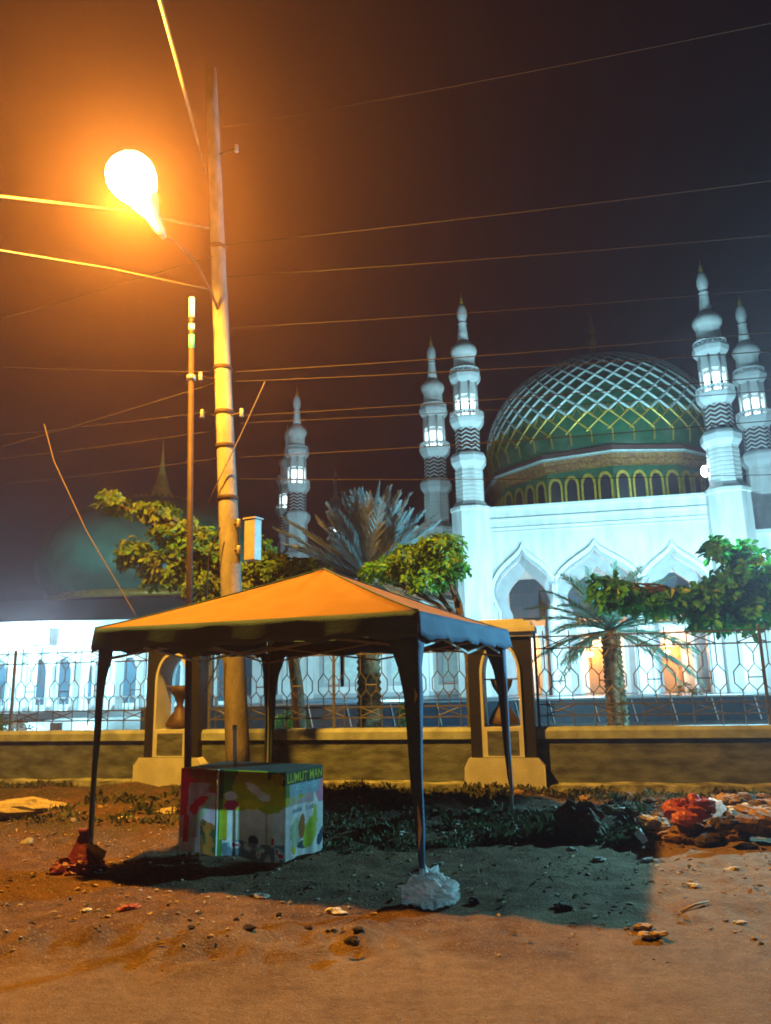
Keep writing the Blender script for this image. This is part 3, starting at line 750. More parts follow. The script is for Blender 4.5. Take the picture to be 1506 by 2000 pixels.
fr = []
for (px, py, dy) in ((1065, 1165, .3), (1100, 1135, -.5), (1150, 1120, .6), (1200, 1110, -.3), (1250, 1120, .5), (1310, 1140, -.3), (1370, 1190, .3), (1390, 1250, -.4), (1350, 1290, .5), (1060, 1225, -.3), (1075, 1290, .4),
                     (1110, 1310, -.7), (1290, 1300, -.8), (1150, 1180, -1.2), (1240, 1180, -1.2), (1100, 1200, -1.0), (1300, 1210, -1.0), (1330, 1330, .2), (1130, 1300, -.5)):
    v_ = tip(px, py, dy, 14.6, PC2); fr.append((v_ + Vector((0, 0, .35 * v_.length)), v_.length * 1.1, .9)); w_ = tip(px + q.uniform(-40, 40), py + q.uniform(0, 50), dy + q.uniform(-.6, .6), 14.6, PC2); fr.append((w_ + Vector((0, 0, .4 * w_.length)), w_.length * 1.1, 1.1))
palm('date_palm', 'shorter arching palm with a rough trunk, just behind the fence before the warm doorways', (PC2.x, 14.6, 0), PC2, fr, MT['palm2'], 22, .185, .36, 70, .02, .55, .22)

def shrub(label, px, Y, w_, h, seed, lm='leafd', n=60):
    b = U(px, 1400, Y); t = thing('shrub', label, 'shrub', (b.x, Y, 0), 0, 'garden shrubs behind the fence'); q = random.Random(seed)
    k = MB()
    for _ in range(6): limb(k, (0, 0, 0), (q.uniform(-w_, w_) * .6, q.uniform(-w_, w_) * .6, h * .8), .02, .006, q, 4)
    k.build('stems', MT['bark'], t)
    m = MB(); crown_leaves(m, [((0, 0, h * .55), (w_, w_, h * .5), n)], q, .09, .04, 8); m.build('foliage', MT[lm], t)
shrub('round dark shrub behind the fence between tent pole and slender trunk', 572, 15, .42, .95, 1, 'leafd', 90)
shrub('low dark mound-like shrub behind the fence, left of the farther pillar', 235, 16, .9, .38, 2, 'leafd', 120)
shrub('dark bush at the left edge behind the fence', -8, 14, .25, 1.0, 3, 'leafd', 70)
shrub('blue-grey bush behind the fence close to the left edge', 30, 17, .45, .85, 4, 'palm', 80)
shrub('small planter shrub behind the fence near the front tent leg', 795, 20, .3, .95, 5, 'leafo', 60)
shrub('slim potted shrub on the terrace right of the short palm', 1345, 27.5, .55, 1.15, 6, 'leafd', 60)

# weeds along the wall and on the bank: uncountable ground cover
q = random.Random(9); m = MB()
def weedspot(x, y, h, n=6, s=1.0):
    z = gz(x, y)
    for _ in range(n):
        d = Vector((q.uniform(-1, 1), q.uniform(-1, 1), q.uniform(.3, 1.4))).normalized()
        m.leaf(Vector((x + q.uniform(-.06, .06), y + q.uniform(-.06, .06), z - .01)), d, rv(q), h * q.uniform(.5, 1.2), h * .32 * s)
for _ in range(1500):
    x = q.uniform(-7, 6.5); y = wall_y(x) - q.uniform(.22, .8); h = .10 * q.uniform(.4, 1.3)
    if vn(x * 1.4, 3) > -.22: weedspot(x, y, h)
for _ in range(3400):
    x = q.gauss(1.0, 1.1); y = q.uniform(7.35, 9.9)
    if x > 2.6 or x < -1.4 or vn(x * 1.8, y * 1.8) + .6 * vn(x * 5, y * 5) < .02: continue
    k = q.random() ** 3; weedspot(x, y, .05 + .16 * k * max(.2, vn(x * 3, y * 3) + .5), 3 + int(5 * q.random()), q.uniform(.5, 1.9))
for _ in range(1100):
    x = q.uniform(-7, -1.8); y = q.uniform(8.6, 11)
    if vn(x * 1.2 + 9, y * 1.5) > 0: weedspot(x, y, .09 * q.uniform(.4, 1.3))
for _ in range(500):
    x = q.uniform(2.4, 6); y = q.uniform(8.8, 9.6)
    weedspot(x, y, .08 * q.uniform(.4, 1.3))
o = m.build('weeds', MT['weed']); o['kind'] = 'stuff'; o['label'] = 'dark low weeds and creepers along the wall foot'; 

# ------------------------------------------------------------------ litter and stones on the ground
def on_ground(px, py): 
    d = fw + rt * ((px - 753) / F_PX) - up * ((py - 1000) / F_PX); z = 0.0
    for _ in range(4):
        t = (z - EYE) / d.z; p = Vector((0, 0, EYE)) + d * t; z = gz(p.x, p.y)
    return p
def solo_blob(name, px, py, r, sq, m, label, cat, seed, amp=.3, group=None, n=10, sink=.3, cr=.3):
    p = on_ground(px, py); k = MB().blob((0, 0, r * sq[2] * (1 - sink)), r, seed, amp, n, sq, cr)
    o = k.build(name, MT[m], None, origin=(0, 0, 0)); o.location = p; tag(o, label, cat, group); return o
# weight bags tied at the tent feet
def knot_bag(name, px, py, r, m, label, seed, sq=(1, .85, .62)):
    p = on_ground(px, py); t = thing(name, label, 'bag', p)
    MB().blob((0, 0, r * sq[2] * .85), r, seed, .22, 26, sq, .32).build('bag_body', MT[m], t)
    k = MB(); qq = random.Random(seed)
    for i in range(9):
        a = i * .7; d = Vector((math.cos(a) * .6, math.sin(a) * .6, 1)).normalized()
        b = Vector((0, 0, r * sq[2] * 1.5)); x = d.cross(Vector((0, 0, 1))).normalized()
        k.add([b - x * .01, b + d * r * .35 - x * .04, b + d * r * .6 + rv(qq) * .02, b + d * r * .35 + x * .04, b + x * .01], [(0, 1, 2, 3, 4)])
    k.build('gathered_neck', MT[m], t); return t
f_ = RM @ Vector((1.5, -1.5, 0)) + TC
knot_bag('weight_bag', 846, 1768, .175, 'whitebag', 'white plastic bag of sand weighing down the front right tent leg', 4, (1, .8, .58))
t = thing('weight_bag', 'crumpled red plastic bag around the foot of the front left tent leg', 'bag', on_ground(162, 1705))
k = MB().blob((0.0, 0, .06), .19, 8, .4, 24, (1.0, .7, .5), .35); k.lathe([(.17, .03), (.12, .12), (.06, .24), (.035, .30), (.05, .34)], 12, (-.02, .02, 0)); k.build('bag_body', MT['darkred'], t)
k = MB(); qq = random.Random(2)
k.box((.10, -.02, .16), (.17, .02, .12), M=Matrix.Rotation(.5, 3, 'Y') @ Matrix.Rotation(.5, 3, 'X')); k.build('green_wrapper', MT['litterg'], t)
solo_blob('plastic_bag', 1350, 1606, .18, (1.25, .8, .7), 'redbag', 'bright red plastic bag lying on the rubbish heap', 'bag', 14, .35, 'loose bags on the ground', 14, .1)
solo_blob('plastic_bag', 1390, 1598, .10, (1, .8, .8), 'whitebag', 'small white plastic bag touching the red bag on the heap', 'bag', 15, .45, 'loose bags on the ground', 12, .1)
solo_blob('plastic_sack', 32, 1592, .34, (1.3, .5, .26), 'sack', 'pale flat sack lying near the left edge below the wall', 'sack', 16, .35, None, 12)
for i, (px, py, r, m_, lb, sq) in enumerate((
    (1322, 1645, .14, 'husk', 'large orange-brown husk clump just below the red bag', (1.2, .7, .6)),
    (1282, 1618, .10, 'sack', 'pale crumpled husk on the left end of the rubbish heap', (1.4, .7, .6)),
    (1300, 1600, .07, 'husk', 'small yellow-brown husk left of the red bag', (1.5, .8, .6)),
    (1385, 1648, .15, 'darkstone', 'dark rotten clump right of the large husk', (1.4, .7, .6)),
    (1440, 1640, .13, 'husk', 'brown husk clump near the right end of the heap', (1.5, .7, .6)),
    (1488, 1632, .15, 'husk', 'brown husk clump at the right edge of the photo', (1.4, .7, .7)),
    (1420, 1618, .09, 'darkstone', 'small dark clump behind the rubbish heap', (1.5, .7, .7)),
    (1255, 1640, .09, 'darkstone', 'dark clump at the foot of the heap near the white cup', (1.4, .7, .5)))):
    solo_blob('coconut_husk', px, py, r, sq, m_, lb, 'husk', 30 + i, .5, 'husks on the rubbish heap', 10, .2)
solo_blob('litter', 1212, 1592, .09, (1.6, .7, .6), 'litterg', 'yellow-green crumpled wrapper beside the dark stump', 'litter', 50, .5, 'litter on the ground')
# stump
p = on_ground(1133, 1640); t = thing('tree_stump', 'dark ragged stump-like lump among the weeds, right of the back tent leg', 'stump', p)
k = MB().blob((0, 0, .13), .17, 3, .3, 22, (1.05, .9, 1.15), .3); k.build('bark_body', MT['bark'], t)
k = MB().blob((.10, .03, .06), .12, 5, .4, 14, (1.2, .9, .7), .4).blob((-.13, -.03, .05), .09, 6, .4, 14, (1.2, .9, .8), .4); k.build('root_knots', MT['bark'], t)
# cup, stick, papers
p = on_ground(1262, 1650); c_ = thing('paper_cup', 'white paper cup lying tilted below the rubbish heap', 'cup', p)
k = MB(); k.lathe([(.028, 0), (.04, .11), (.038, .11), (.026, .005)], 18); Rm = Matrix.Rotation(-.6, 3, 'Y') @ Matrix.Rotation(-.35, 3, 'X'); k.v = [tuple(Rm @ Vector(v_) + Vector((.0, 0, .02))) for v_ in k.v]; k.build('cup_body', MT['whitebag'], c_)
k = MB(); k.lathe([(.040, .108), (.044, .112), (.040, .116)], 18); k.v = [tuple(Rm @ Vector(v_) + Vector((.0, 0, .02))) for v_ in k.v]; k.build('rim', MT['whitet'], c_)
a, b = on_ground(1330, 1784), on_ground(1385, 1765)
o = MB().tube([a + Vector((0, 0, .012)), a.lerp(b, .5) + Vector((0, 0, .022)), b + Vector((0, 0, .014))], [.007, .009, .006], 8).build('stick', MT['wood'], origin=a); tag(o, 'pale dry stick lying on the sandy ground at the right', 'stick')
for i, (px, py, r, lb, m_) in enumerate((
    (657, 1785, .045, 'white crumpled paper in front of the tent, left of the white bag', 'paper'), (508, 1752, .04, 'small white scrap at the front edge of the tent shadow', 'paper'),
    (1270, 1683, .05, 'white scrap just below the paper cup', 'paper'), (1100, 1772, .045, 'pale scrap in the tent shadow near its right corner', 'paper'),
    (1118, 1662, .05, 'pale torn scrap at the foot of the stump', 'paper'), (1170, 1680, .035, 'tiny pale scrap right of the stump foot', 'paper'),
    (1355, 1730, .03, 'tiny pale scrap between the heap and the stick', 'paper'), (1260, 1815, .045, 'flat pale scrap just right of the shadow corner', 'wood'),
    (1278, 1832, .05, 'lowest flat tan scrap at the right', 'wood'), (1430, 1700, .04, 'pale scrap near the right edge below the heap', 'paper'),
    (1460, 1655, .05, 'pale wrapper at the right end of the heap', 'paper'), (165, 1782, .035, 'round pale scrap in front of the red bag', 'paper'),
    (870, 1632, .05, 'pale scrap in the weeds behind the white bag', 'paper'), (855, 1690, .035, 'small pale scrap beside the front right tent leg', 'paper'),
    (320, 1592, .10, 'pale crumpled bag on the dirt left of the table', 'sack'), (285, 1572, .06, 'faint pale scrap below the farther pillar', 'sack'),
    (248, 1600, .05, 'small pale scrap between the tent leg and the pillar', 'paper'), (250, 1775, .05, 'reddish crumpled wrapper in front of the tent', 'redbag'),
    (895, 1615, .04, 'small pale scrap among weeds below the pillar', 'paper'), (30, 1600, .05, 'pale scrap under the flat sack', 'paper'), (1440, 1805, .03, 'little pale scrap far right on the sand', 'paper'),
    (985, 1640, .04, 'pale scrap in the weeds left of the stump', 'paper'))):
    solo_blob('litter', px, py, r * .8, (1.3, .8, .4), m_, lb, 'litter', 60 + i, .7, 'litter on the ground', 9, .3, .5)
for i, (px, py, r, lb) in enumerate(((485, 1818, .05, 'dark clod on the sand ridge below the table'), (690, 1843, .045, 'dark clod right of the sand ridge'), (375, 1815, .035, 'small dark clod left on the sand ridge'),
    (460, 1800, .03, 'small dark clod just above the larger one'), (925, 1765, .05, 'dark clod right of the white weight bag'), (1105, 1778, .045, 'dark clod beside the pale scrap in the shadow'),
    (810, 1770, .05, 'dark clod touching the left of the white weight bag'), (700, 1820, .04, 'brown clod above the right end of the ridge'), (600, 1815, .03, 'brown clod midway along the ridge'), (545, 1790, .03, 'small brown clod near the shadow edge'))):
    solo_blob('dirt_clod', px, py, r * .62, (1.3, .9, .7), 'darkstone', lb, 'clod', 90 + i, .5, 'clods of dirt', 8, .3)
for nm_, col_, c2_, n_, sd_ in (('rubble', (.30, .20, .11), (.08, .05, .03), 420, 41), ('rubbish', (.62, .60, .54), (.40, .36, .22), 150, 42)):
    m = MB(); q = random.Random(sd_)
    for _ in range(n_):
        if q.random() < .7: x = q.gauss(3.7, .85); y = q.gauss(8.15, .32)
        else: x = q.uniform(-6, 5); y = q.uniform(7.8, 9.9)
        if x < 2.2 and nm_ == 'rubble' and q.random() < .5: continue
        r = (.018 + .05 * q.random() ** 3) * (1 if nm_ == 'rubble' else .6)
        m.blob((x, y, gz(x, y) + r * .3), r, q.randint(0, 99), .5, 5, (q.uniform(.8, 1.8), 1, .6), .6)
    o = m.build(nm_, mat('mixed_' + nm_, col_, .85, 0, 3, island=.7, col2=c2_)); o['kind'] = 'stuff'; o['label'] = {'rubble': 'loose brown rubble and husk scraps', 'rubbish': 'small pale scraps of rubbish'}[nm_]
m = MB(); q = random.Random(31)
for _ in range(3400):
    x = q.uniform(-5.5, 5); y = q.uniform(4.5, 9.5)
    if vn(x * 1.6, y * 2.2) + .7 * vn(x * 5, y * 5) < .06: continue
    if y < 5.6 and x > .6 and q.random() < .75: continue
    r = .006 + .012 * q.random() ** 4
    m.blob((x, y, gz(x, y) + r * .2), r, q.randint(0, 99), .5, 4, (q.uniform(.8, 1.6), 1, .6))
o = m.build('gravel', mat('mixed_gravel', (.34, .28, .21), .9, 0, 2, island=.6, col2=(.20, .14, .09))); o['kind'] = 'stuff'; o['label'] = 'scattered small stones and crumbs on the dirt'

m = MB(); q = random.Random(77)
for _ in range(900):
    x = q.uniform(-5, 5); y = 4.6 + 4.6 * q.random() ** .8
    if y < 5.4 and q.random() < .6: continue
    m.leaf(Vector((x, y, gz(x, y) + .008)), Vector((q.uniform(-1, 1), q.uniform(-1, 1), q.uniform(0, .25))), Vector((0, 0, 1)), q.uniform(.025, .08), q.uniform(.015, .045))
o = m.build('dry_leaves', mat('dry_leaf_litter', (.30, .22, .12), .8, 0, 3, island=.7, col2=(.12, .08, .04))); o['kind'] = 'stuff'; o['label'] = 'dry leaves and crumbs scattered on the dirt'

# ------------------------------------------------------------------ minarets
def octa(m, prof, c=(0, 0, 0)): return m.lathe(prof, 8, c, False, .5)
def make_minaret(label, loc):
    t = thing('minaret', label, 'minaret', loc, -.21, 'minarets of the mosque')
    m = MB(); pr = [(1.22, 0), (1.22, 11.3), (1.3, 11.35), (1.3, 11.55), (1.18, 11.6), (.95, 11.9)]
    z = 11.95
    while z < 13.9: pr += [(.90, z), (.90, z + .17), (.86, z + .18), (.86, z + .24)]; z += .25
    octa(m, pr + [(.9, 14.1)]).build('shaft', MT['white'], t)
    m = MB(); octa(m, [(.9, 14.1), (.95, 14.15), (1.12, 14.4), (1.15, 14.75), (1.05, 14.95), (.82, 15.1)]).build('lower_ring', MT['whitet'], t)
    m = MB(); octa(m, [(.78, 15.05), (.78, 16.75)]).build('chevron_drum', MT['maroon'], t)
    m = MB(); R8 = .79; cs = math.cos(PI / 8)
    for k in range(6):
        zb = 15.12 + k * .26
        vs = []
        for i in range(17):
            a = 2 * PI * (i / 16 + 1 / 16); rr = R8 if i % 2 == 0 else R8 * cs * 1.0
            a = 2 * PI * i / 16 + PI / 8; rr = (R8 if i % 2 == 0 else R8 * cs) + .01
            zz = zb + (.17 if i % 2 else 0)
            vs += [(rr * math.cos(a), rr * math.sin(a), zz), (rr * math.cos(a), rr * math.sin(a), zz + .10)]
        m.add(vs, [(2 * i, 2 * i + 2, 2 * i + 3, 2 * i + 1) for i in range(16)])
    m.build('chevrons', MT['whitet'], t)
    m = MB(); octa(m, [(.80, 16.6), (.85, 16.7), (1.05, 16.95), (1.12, 17.2), (1.12, 17.3), (.9, 17.32)]).build('lower_balcony', MT['whitet'], t)
    m = MB()
    for k in range(24):
        a = 2 * PI * k / 24; m.tube([(1.05 * math.cos(a), 1.05 * math.sin(a), 17.3), (1.05 * math.cos(a), 1.05 * math.sin(a), 17.62)], .03, 5)
    m.lathe([(1.03, 17.6), (1.08, 17.6), (1.08, 17.67), (1.03, 17.67)], 24); m.build('balustrade', MT['whitet'], t)
    m = MB(); octa(m, [(.50, 17.3), (.50, 19.7)]).build('gallery_core', MT['white'], t)
    m = MB(); octa(m, [(.52, 17.45), (.54, 17.5), (.54, 18.5), (.52, 18.55)]).build('gallery_light', MT['gallery'], t)
    m = MB()
    for k in range(8):
        a = 2 * PI * (k + .5) / 8; m.tube([(.72 * math.cos(a), .72 * math.sin(a), 17.3), (.72 * math.cos(a), .72 * math.sin(a), 19.7)], .085, 8)
        b0 = 2 * PI * k / 8 + PI / 8; 
    octa(m, [(.70, 18.75), (.80, 18.8), (.80, 19.1), (.76, 19.75), (.70, 19.75)]); m.build('gallery_columns', MT['white'], t)
    m = MB(); octa(m, [(.78, 19.6), (.85, 19.7), (1.0, 19.9), (1.05, 20.15), (1.0, 20.3), (.7, 20.35)]).build('upper_balcony', MT['whitet'], t)
    m = MB()
    for k in range(20):
        a = 2 * PI * k / 20; m.tube([(.92 * math.cos(a), .92 * math.sin(a), 20.3), (.92 * math.cos(a), .92 * math.sin(a), 20.55)], .03, 5)
    m.lathe([(.9, 20.52), (.95, 20.52), (.95, 20.6), (.9, 20.6)], 20); m.build('upper_balustrade', MT['whitet'], t)
    m = MB(); m.lathe([(.68, 20.3), (.68, 20.9), (.70, 20.95), (.68, 21.0), (.68, 21.5), (.74, 21.55), (.83, 21.75), (.85, 21.9), (.78, 22.1), (.55, 22.35), (.36, 22.6)], 20); m.build('upper_drum', MT['white'], t)
    m = MB(); m.lathe([(.36, 22.55), (.30, 23.2), (.24, 23.75), (.30, 23.8), (.24, 23.86)], 16); m.build('neck', MT['white'], t)
    m = MB(); m.lathe([(.16, 23.85), (.26, 24.05), (.33, 24.35), (.32, 24.65), (.24, 24.95), (.14, 25.15)], 18); m.build('bulb', MT['white'], t)
    m = MB(); m.lathe([(.14, 25.12), (.10, 25.25), (.14, 25.32), (.06, 25.45), (.09, 25.52), (.03, 25.65), (.015, 26.0)], 12); m.build('finial', MT['gold'], t)
    return t
def spire_pos(px, py, Hm=26.0):
    d = fw + rt * ((px - 753) / F_PX) - up * ((py - 1000) / F_PX); k = (Hm - EYE) / d.z; return Vector((d.x * k, d.y * k, 0))
m0 = make_minaret('bright minaret at the left corner of the arched facade, its gallery glowing', spire_pos(900, 572))
for px, py, lb in ((1366, 508, 'tallest-looking minaret at the right corner of the arched facade'), (841, 655, 'dimmer minaret just behind and left of the bright left corner one'),
                   (1442, 575, 'rightmost minaret, behind the tallest-looking one'), (580, 755, 'small minaret between the concrete pole and the blue-grey palm'),
                   (562, 825, 'half-hidden minaret peeking out left of the small one'), (655, 915, 'most distant minaret, its tip just above the palm fronds')):
    dup(m0, spire_pos(px, py), lb)

# ------------------------------------------------------------------ mosque body with the great dome
MO = Vector((5.75, 45.55, 0)); RZM = -math.atan2(2.8, 12.8)
mq = thing('mosque', 'white mosque with ogee arches and a lattice-covered green and gold dome', 'mosque', MO, RZM)
FWD = 13.4; FH = 11.55
def ogee(cx, w_, z0, zs, h, jw=.78):
    half = [(jw, z0), (jw, zs - .25 * h), (jw * 1.02, zs - .06 * h), (.90, zs + .06 * h), (1.0, zs + .22 * h), (1.0, zs + .34 * h), (.93, zs + .47 * h), (.78, zs + .60 * h), (.58, zs + .71 * h), (.38, zs + .80 * h), (.22, zs + .87 * h), (.10, zs + .93 * h), (.0, zs + 1.03 * h)]
    return [(cx + x * w_, z) for x, z in half] + [(cx - x * w_, z) for x, z in half[-2::-1]]
AR = [(2.35, 1.62, 5.4, 3.15), (6.5, 2.25, 5.35, 3.2), (10.75, 1.75, 5.2, 3.0)]
m = MB(); m.ext([(0, 0), (FWD, 0), (FWD, FH), (0, FH)], [ogee(c_, w_, .41, zs, h) for c_, w_, zs, h in AR], 0, .55); m.build('facade_wall', MT['white'], mq)
for c_, w_, zs, h in AR:
    m = MB(); m.ext(ogee(c_, w_ + .30, .42, zs, h + .55), [ogee(c_, w_ + .12, .40, zs, h + .22)], -.22, .0); m.build('arch_moulding', MT['whitet'], mq)
    m = MB(); m.ext(ogee(c_, w_ + .08, .42, zs, h + .14), [ogee(c_, w_ - .02, .40, zs, h - .03)], -.12, .0); m.build('arch_moulding', MT['greyw'], mq)  # inner moulding greyed as the dark shade line round the recess
m = MB(); m.ext([(0, .41), (FWD, .41), (FWD, 10), (0, 10)], [ogee(c_ + .12, w_ - .42, .42, zs - .1, h - .65) for c_, w_, zs, h in AR], 1.5, 1.8); m.build('inner_arcade', MT['greyw'], mq)  # arcade greyed to put the recess shade into its colour
m = MB(); m.ext([(0, .41), (FWD, .41), (FWD, 10), (0, 10)], [[(x - .75, .42), (x + .75, .42), (x + .75, 3.1), (x - .75, 3.1)] for x in (1.15, 6.55, 10.6)] , 4.6, 4.9); m.build('back_wall', MT['white'], mq)
for x in (1.15, 6.55, 10.6):
    d = MB().box((x, 4.8, 1.76), (1.5, .1, 2.66)).build('door', MT['door'], mq)
    k = MB()
    for sx in (-.36, .36):
        for z in (1.0, 2.2): k.box((x + sx, 4.735, z), (.5, .03, .85))
    k.build('door_panels', MT['door'], d)
for c_, w_, zs, h in AR:
    fr_ = MB().box((c_ + .1, 4.56, 6.3), (w_ * 1.5, .08, 2.6)).build('upper_window', MT['glassb'], mq)
    k = MB(); 
    for i in range(5): k.box((c_ + .1 - w_ * .75 + w_ * 1.5 * i / 4, 4.50, 6.3), (.06, .04, 2.6))
    for i in range(4): k.box((c_ + .1, 4.505, 5.05 + i * .83), (w_ * 1.5, .04, .05))
    k.build('mullions', MT['navy_tile'], fr_)
MB().box((FWD / 2, 3.1, 9.9), (FWD - .1, 2.9, .2)).build('ceiling', MT['greyw'], mq)  # grey here stands in for shade at the recess top
m = MB(); 
m.box((FWD / 2, 2.2, 4.15), (FWD - .02, .5, .45)).box((FWD / 2, 1.95, 4.42), (FWD - .02, .1, .08))
m.build('gallery_beam', MT['whitet'], mq)
for x in (.45, 4.35, 8.75, 12.75, 3.2, 5.2, 8.0, 9.6, 11.8):
    k = MB(); k.lathe([(.30, .41), (.30, .6), (.22, .7), (.20, 3.5), (.28, 3.65), (.32, 3.9)], 16, (x, 2.2, 0)); k.build('column', MT['whitet'], mq)
for z, hh, d in ((10.75, .10, .10), (10.2, .08, .07), (9.98, .06, .05), (FH - .09, .14, .16)):
    MB().box((FWD / 2, -d / 2, z), (FWD, d, hh)).build('cornice', MT['whitet'], mq)
m = MB(); m.box((-.15, 12, FH / 2 - .1), (.3, 24, FH - .25)).box((FWD + .15, 12, FH / 2 - .1), (.3, 24, FH - .25)).box((FWD / 2, 24, FH / 2 - .1), (FWD, .3, FH - .25)); m.build('side_walls', MT['white'], mq)
MB().box((FWD / 2, 12.3, FH - .75), (FWD, 23, .3)).build('roof_slab', MT['greyw'], mq)
MB().box((FWD / 2 + 2, 1.4, .2), (FWD + 26, 8.6, .4)).build('platform', MT['navy_tile'], mq)
for x in (1.6, 6.0, 10.5): 
    k = MB().blob((x, 4.35, 2.75), .17, 1, 0, 8); k.build('door_lamp', MT['warm'], mq)
# warm lamps by the doors
for x in (1.6, 6.0, 10.5):
    p = Matrix.Rotation(RZM, 3, 'Z') @ Vector((x + .25, 3.75, 3.0)) + MO; point('door_light', p, 420, (1, .42, .12), .1)

# drum, cornice, dome
DC = Vector((8.55, 16.2)); DZ = 14.6
dom = MB(); 
N12 = 12
def ring12(m, prof, n=N12, ph=.0): return m.lathe(prof, n, (DC.x, DC.y, 0), False, ph)
m = MB(); ring12(m, [(8.9, FH - .8), (8.9, 15.9)]).build('drum', MT['dgreen'], mq)
m = MB(); ring12(m, [(8.95, 15.5), (9.15, 15.6), (9.15, 15.95), (9.3, 16.0), (9.35, 16.3)]).build('drum_band', MT['red_gold'], mq)
m = MB(); ring12(m, [(9.3, 16.3), (9.6, 16.34), (9.63, 16.44), (9.5, 16.48)]).build('drum_cornice', MT['silver'], mq)
m = MB(); ring12(m, [(9.5, 16.47), (9.55, 16.8), (8.9, 17.0)]).build('upper_cornice', MT['maroon'], mq)
k_ = MB()
for sdx in range(N12):
    a0, a1 = 2 * PI * sdx / N12, 2 * PI * (sdx + 1) / N12; am = (a0 + a1) / 2
    if math.sin(am) > .3: continue
    P0 = Vector((DC.x + 8.9 * math.cos(a0), DC.y + 8.9 * math.sin(a0), 0)); P1 = Vector((DC.x + 8.9 * math.cos(a1), DC.y + 8.9 * math.sin(a1), 0))
    e = (P1 - P0).normalized(); nrm = Vector((e.y, -e.x, 0)); Ln = (P1 - P0).length
    for j in range(4):
        c_ = P0 + e * Ln * (j + .5) / 4
        def tr(mb): mb.v = [tuple(c_ + e * x + nrm * (-y) + Vector((0, 0, z))) for x, y, z in mb.v]; return mb
        a = MB(); a.ext(pointed(.50, 12.2, 14.35, 15.15, 6), [pointed(.36, 12.21, 14.3, 14.92, 6)], -.16, .0); ob = tr(a).build('drum_arch', MT['gold'], mq)
        a = MB(); a.ext(pointed(.355, 12.22, 14.3, 14.9, 6), [], -.05, -.01); tr(a).build('arch_opening', MT['dark'], ob)
R0 = 9.15
def dprof(t):  # t 0..1 from the base to the apex
    a = -.28 + t * (PI / 2 + .28)
    r = R0 * math.cos(a) ** .92 if a < PI / 2 - 1e-4 else 0.0; z = 18.8 + 7.7 * math.sin(a)
    return max(r, .02), z
m = MB(); m.lathe([dprof(i / 40) for i in range(41)], 72, (DC.x, DC.y, 0)); m.build('dome_shell', MT['dgreen'], mq)
def dpt(ang, t, off=.03):
    r, z = dprof(min(t, .995)); r += off; return Vector((DC.x + r * math.cos(ang), DC.y + r * math.sin(ang), z))
T1, T2 = .20, .96; NS = 40
m = MB()
for s_ in (-1, 1):
    for k in range(NS):
        a0 = 2 * PI * k / NS; m.tube([dpt(a0 + s_ * (t_ - T1) * 1.75, t_, .035) for t_ in [T1 + (T2 - T1) * i / 22 for i in range(23)]], [.11 - .06 * i / 22 for i in range(23)], 4, False, False)
m.build('lattice_ribs', MT['silver'], mq)
m = MB()
for s_ in (-1, 1):
    for k in range(NS):
        a0 = 2 * PI * k / NS; m.tube([dpt(a0 + s_ * (t_ - T1) * 1.75, t_, .03) for t_ in (.10, .13, .16, .20, .25, .30)], .07, 4, False, False)
for k in range(NS):
    a0 = 2 * PI * (k + .0) / NS - (.25 - T1) * 3.1
    a0 = 2 * PI * k / NS + (T1 - .10) * 1.75
    m.tube([dpt(a0, .10, .03), dpt(a0, .04, .03)], .06, 4, False, False)
    b0 = 2 * PI * (k + .5) / NS
for k in range(NS * 2):
    a0 = 2 * PI * k / (NS * 2); m.tube([dpt(a0 - .036, .185, .05), dpt(a0, .23, .05), dpt(a0 + .036, .185, .05)], .035, 4, False, False)
m.build('gold_honeycomb', MT['gold'], mq)
m = MB(); m.lathe([(.9, 26.3), (.7, 26.8), (.3, 27.3), (.2, 28.2), (.42, 28.5), (.2, 28.85), (.12, 29.3), (.28, 29.55), (.1, 29.8), (.06, 30.6), (.02, 31.2)], 16, (DC.x, DC.y, 0))
m.build('dome_finial', MT['gold'], mq)

# right wing, terrace in front, middle wing
rw = thing('mosque_wing', 'plain white side wing at the right edge, behind the two right minarets', 'building', U(1462, 1040, 42.8) * Vector((1, 1, 0)), RZM)
MB().box((9, 4, 4.55), (17.5, 8, 9.1)).build('wall', MT['white'], rw)
MB().box((9, -.06, 9.2), (17.7, .3, .2)).build('cornice', MT['whitet'], rw)
for i in range(3):
    f_ = MB(); f_.ext(pointed(.62, 1.2, 4.2, 5.2), [pointed(.5, 1.3, 4.2, 5.0)], -.08, 0); f_.v = [(x + 2.5 + i * 4, y, z) for x, y, z in f_.v]; f_ = f_.build('window', MT['whitet'], rw)
    k = MB(); k.ext(pointed(.5, 1.3, 4.2, 5.0), [], -.03, -.01); k.v = [(x + 2.5 + i * 4, y, z) for x, y, z in k.v]; k.build('pane', MT['glassb'], f_)
tx = U(1100, 1355, 26)
te = thing('terrace_wall', 'long low dark blue tiled terrace wall with slanted white bars for light streaks before the mosque', 'wall', (tx.x - 8, 26, 0), -.05)
MB().box((12, .15, .36), (36, .3, .72)).build('tiled_face', MT['navy_tile'], te)
MB().box((12, .13, .75), (36.1, .42, .05)).build('ledge', MT['yard'], te)
qq = random.Random(4)
for i in range(26):
    x = -4 + i * 1.3 + qq.uniform(-.2, .2); MB().bar((x, -.05, .02), (x - .14, -.05, .7), .045, .03).build('light_streak_bar', MT['whitet'], te)  # white bars stand in for slanted streaks of light

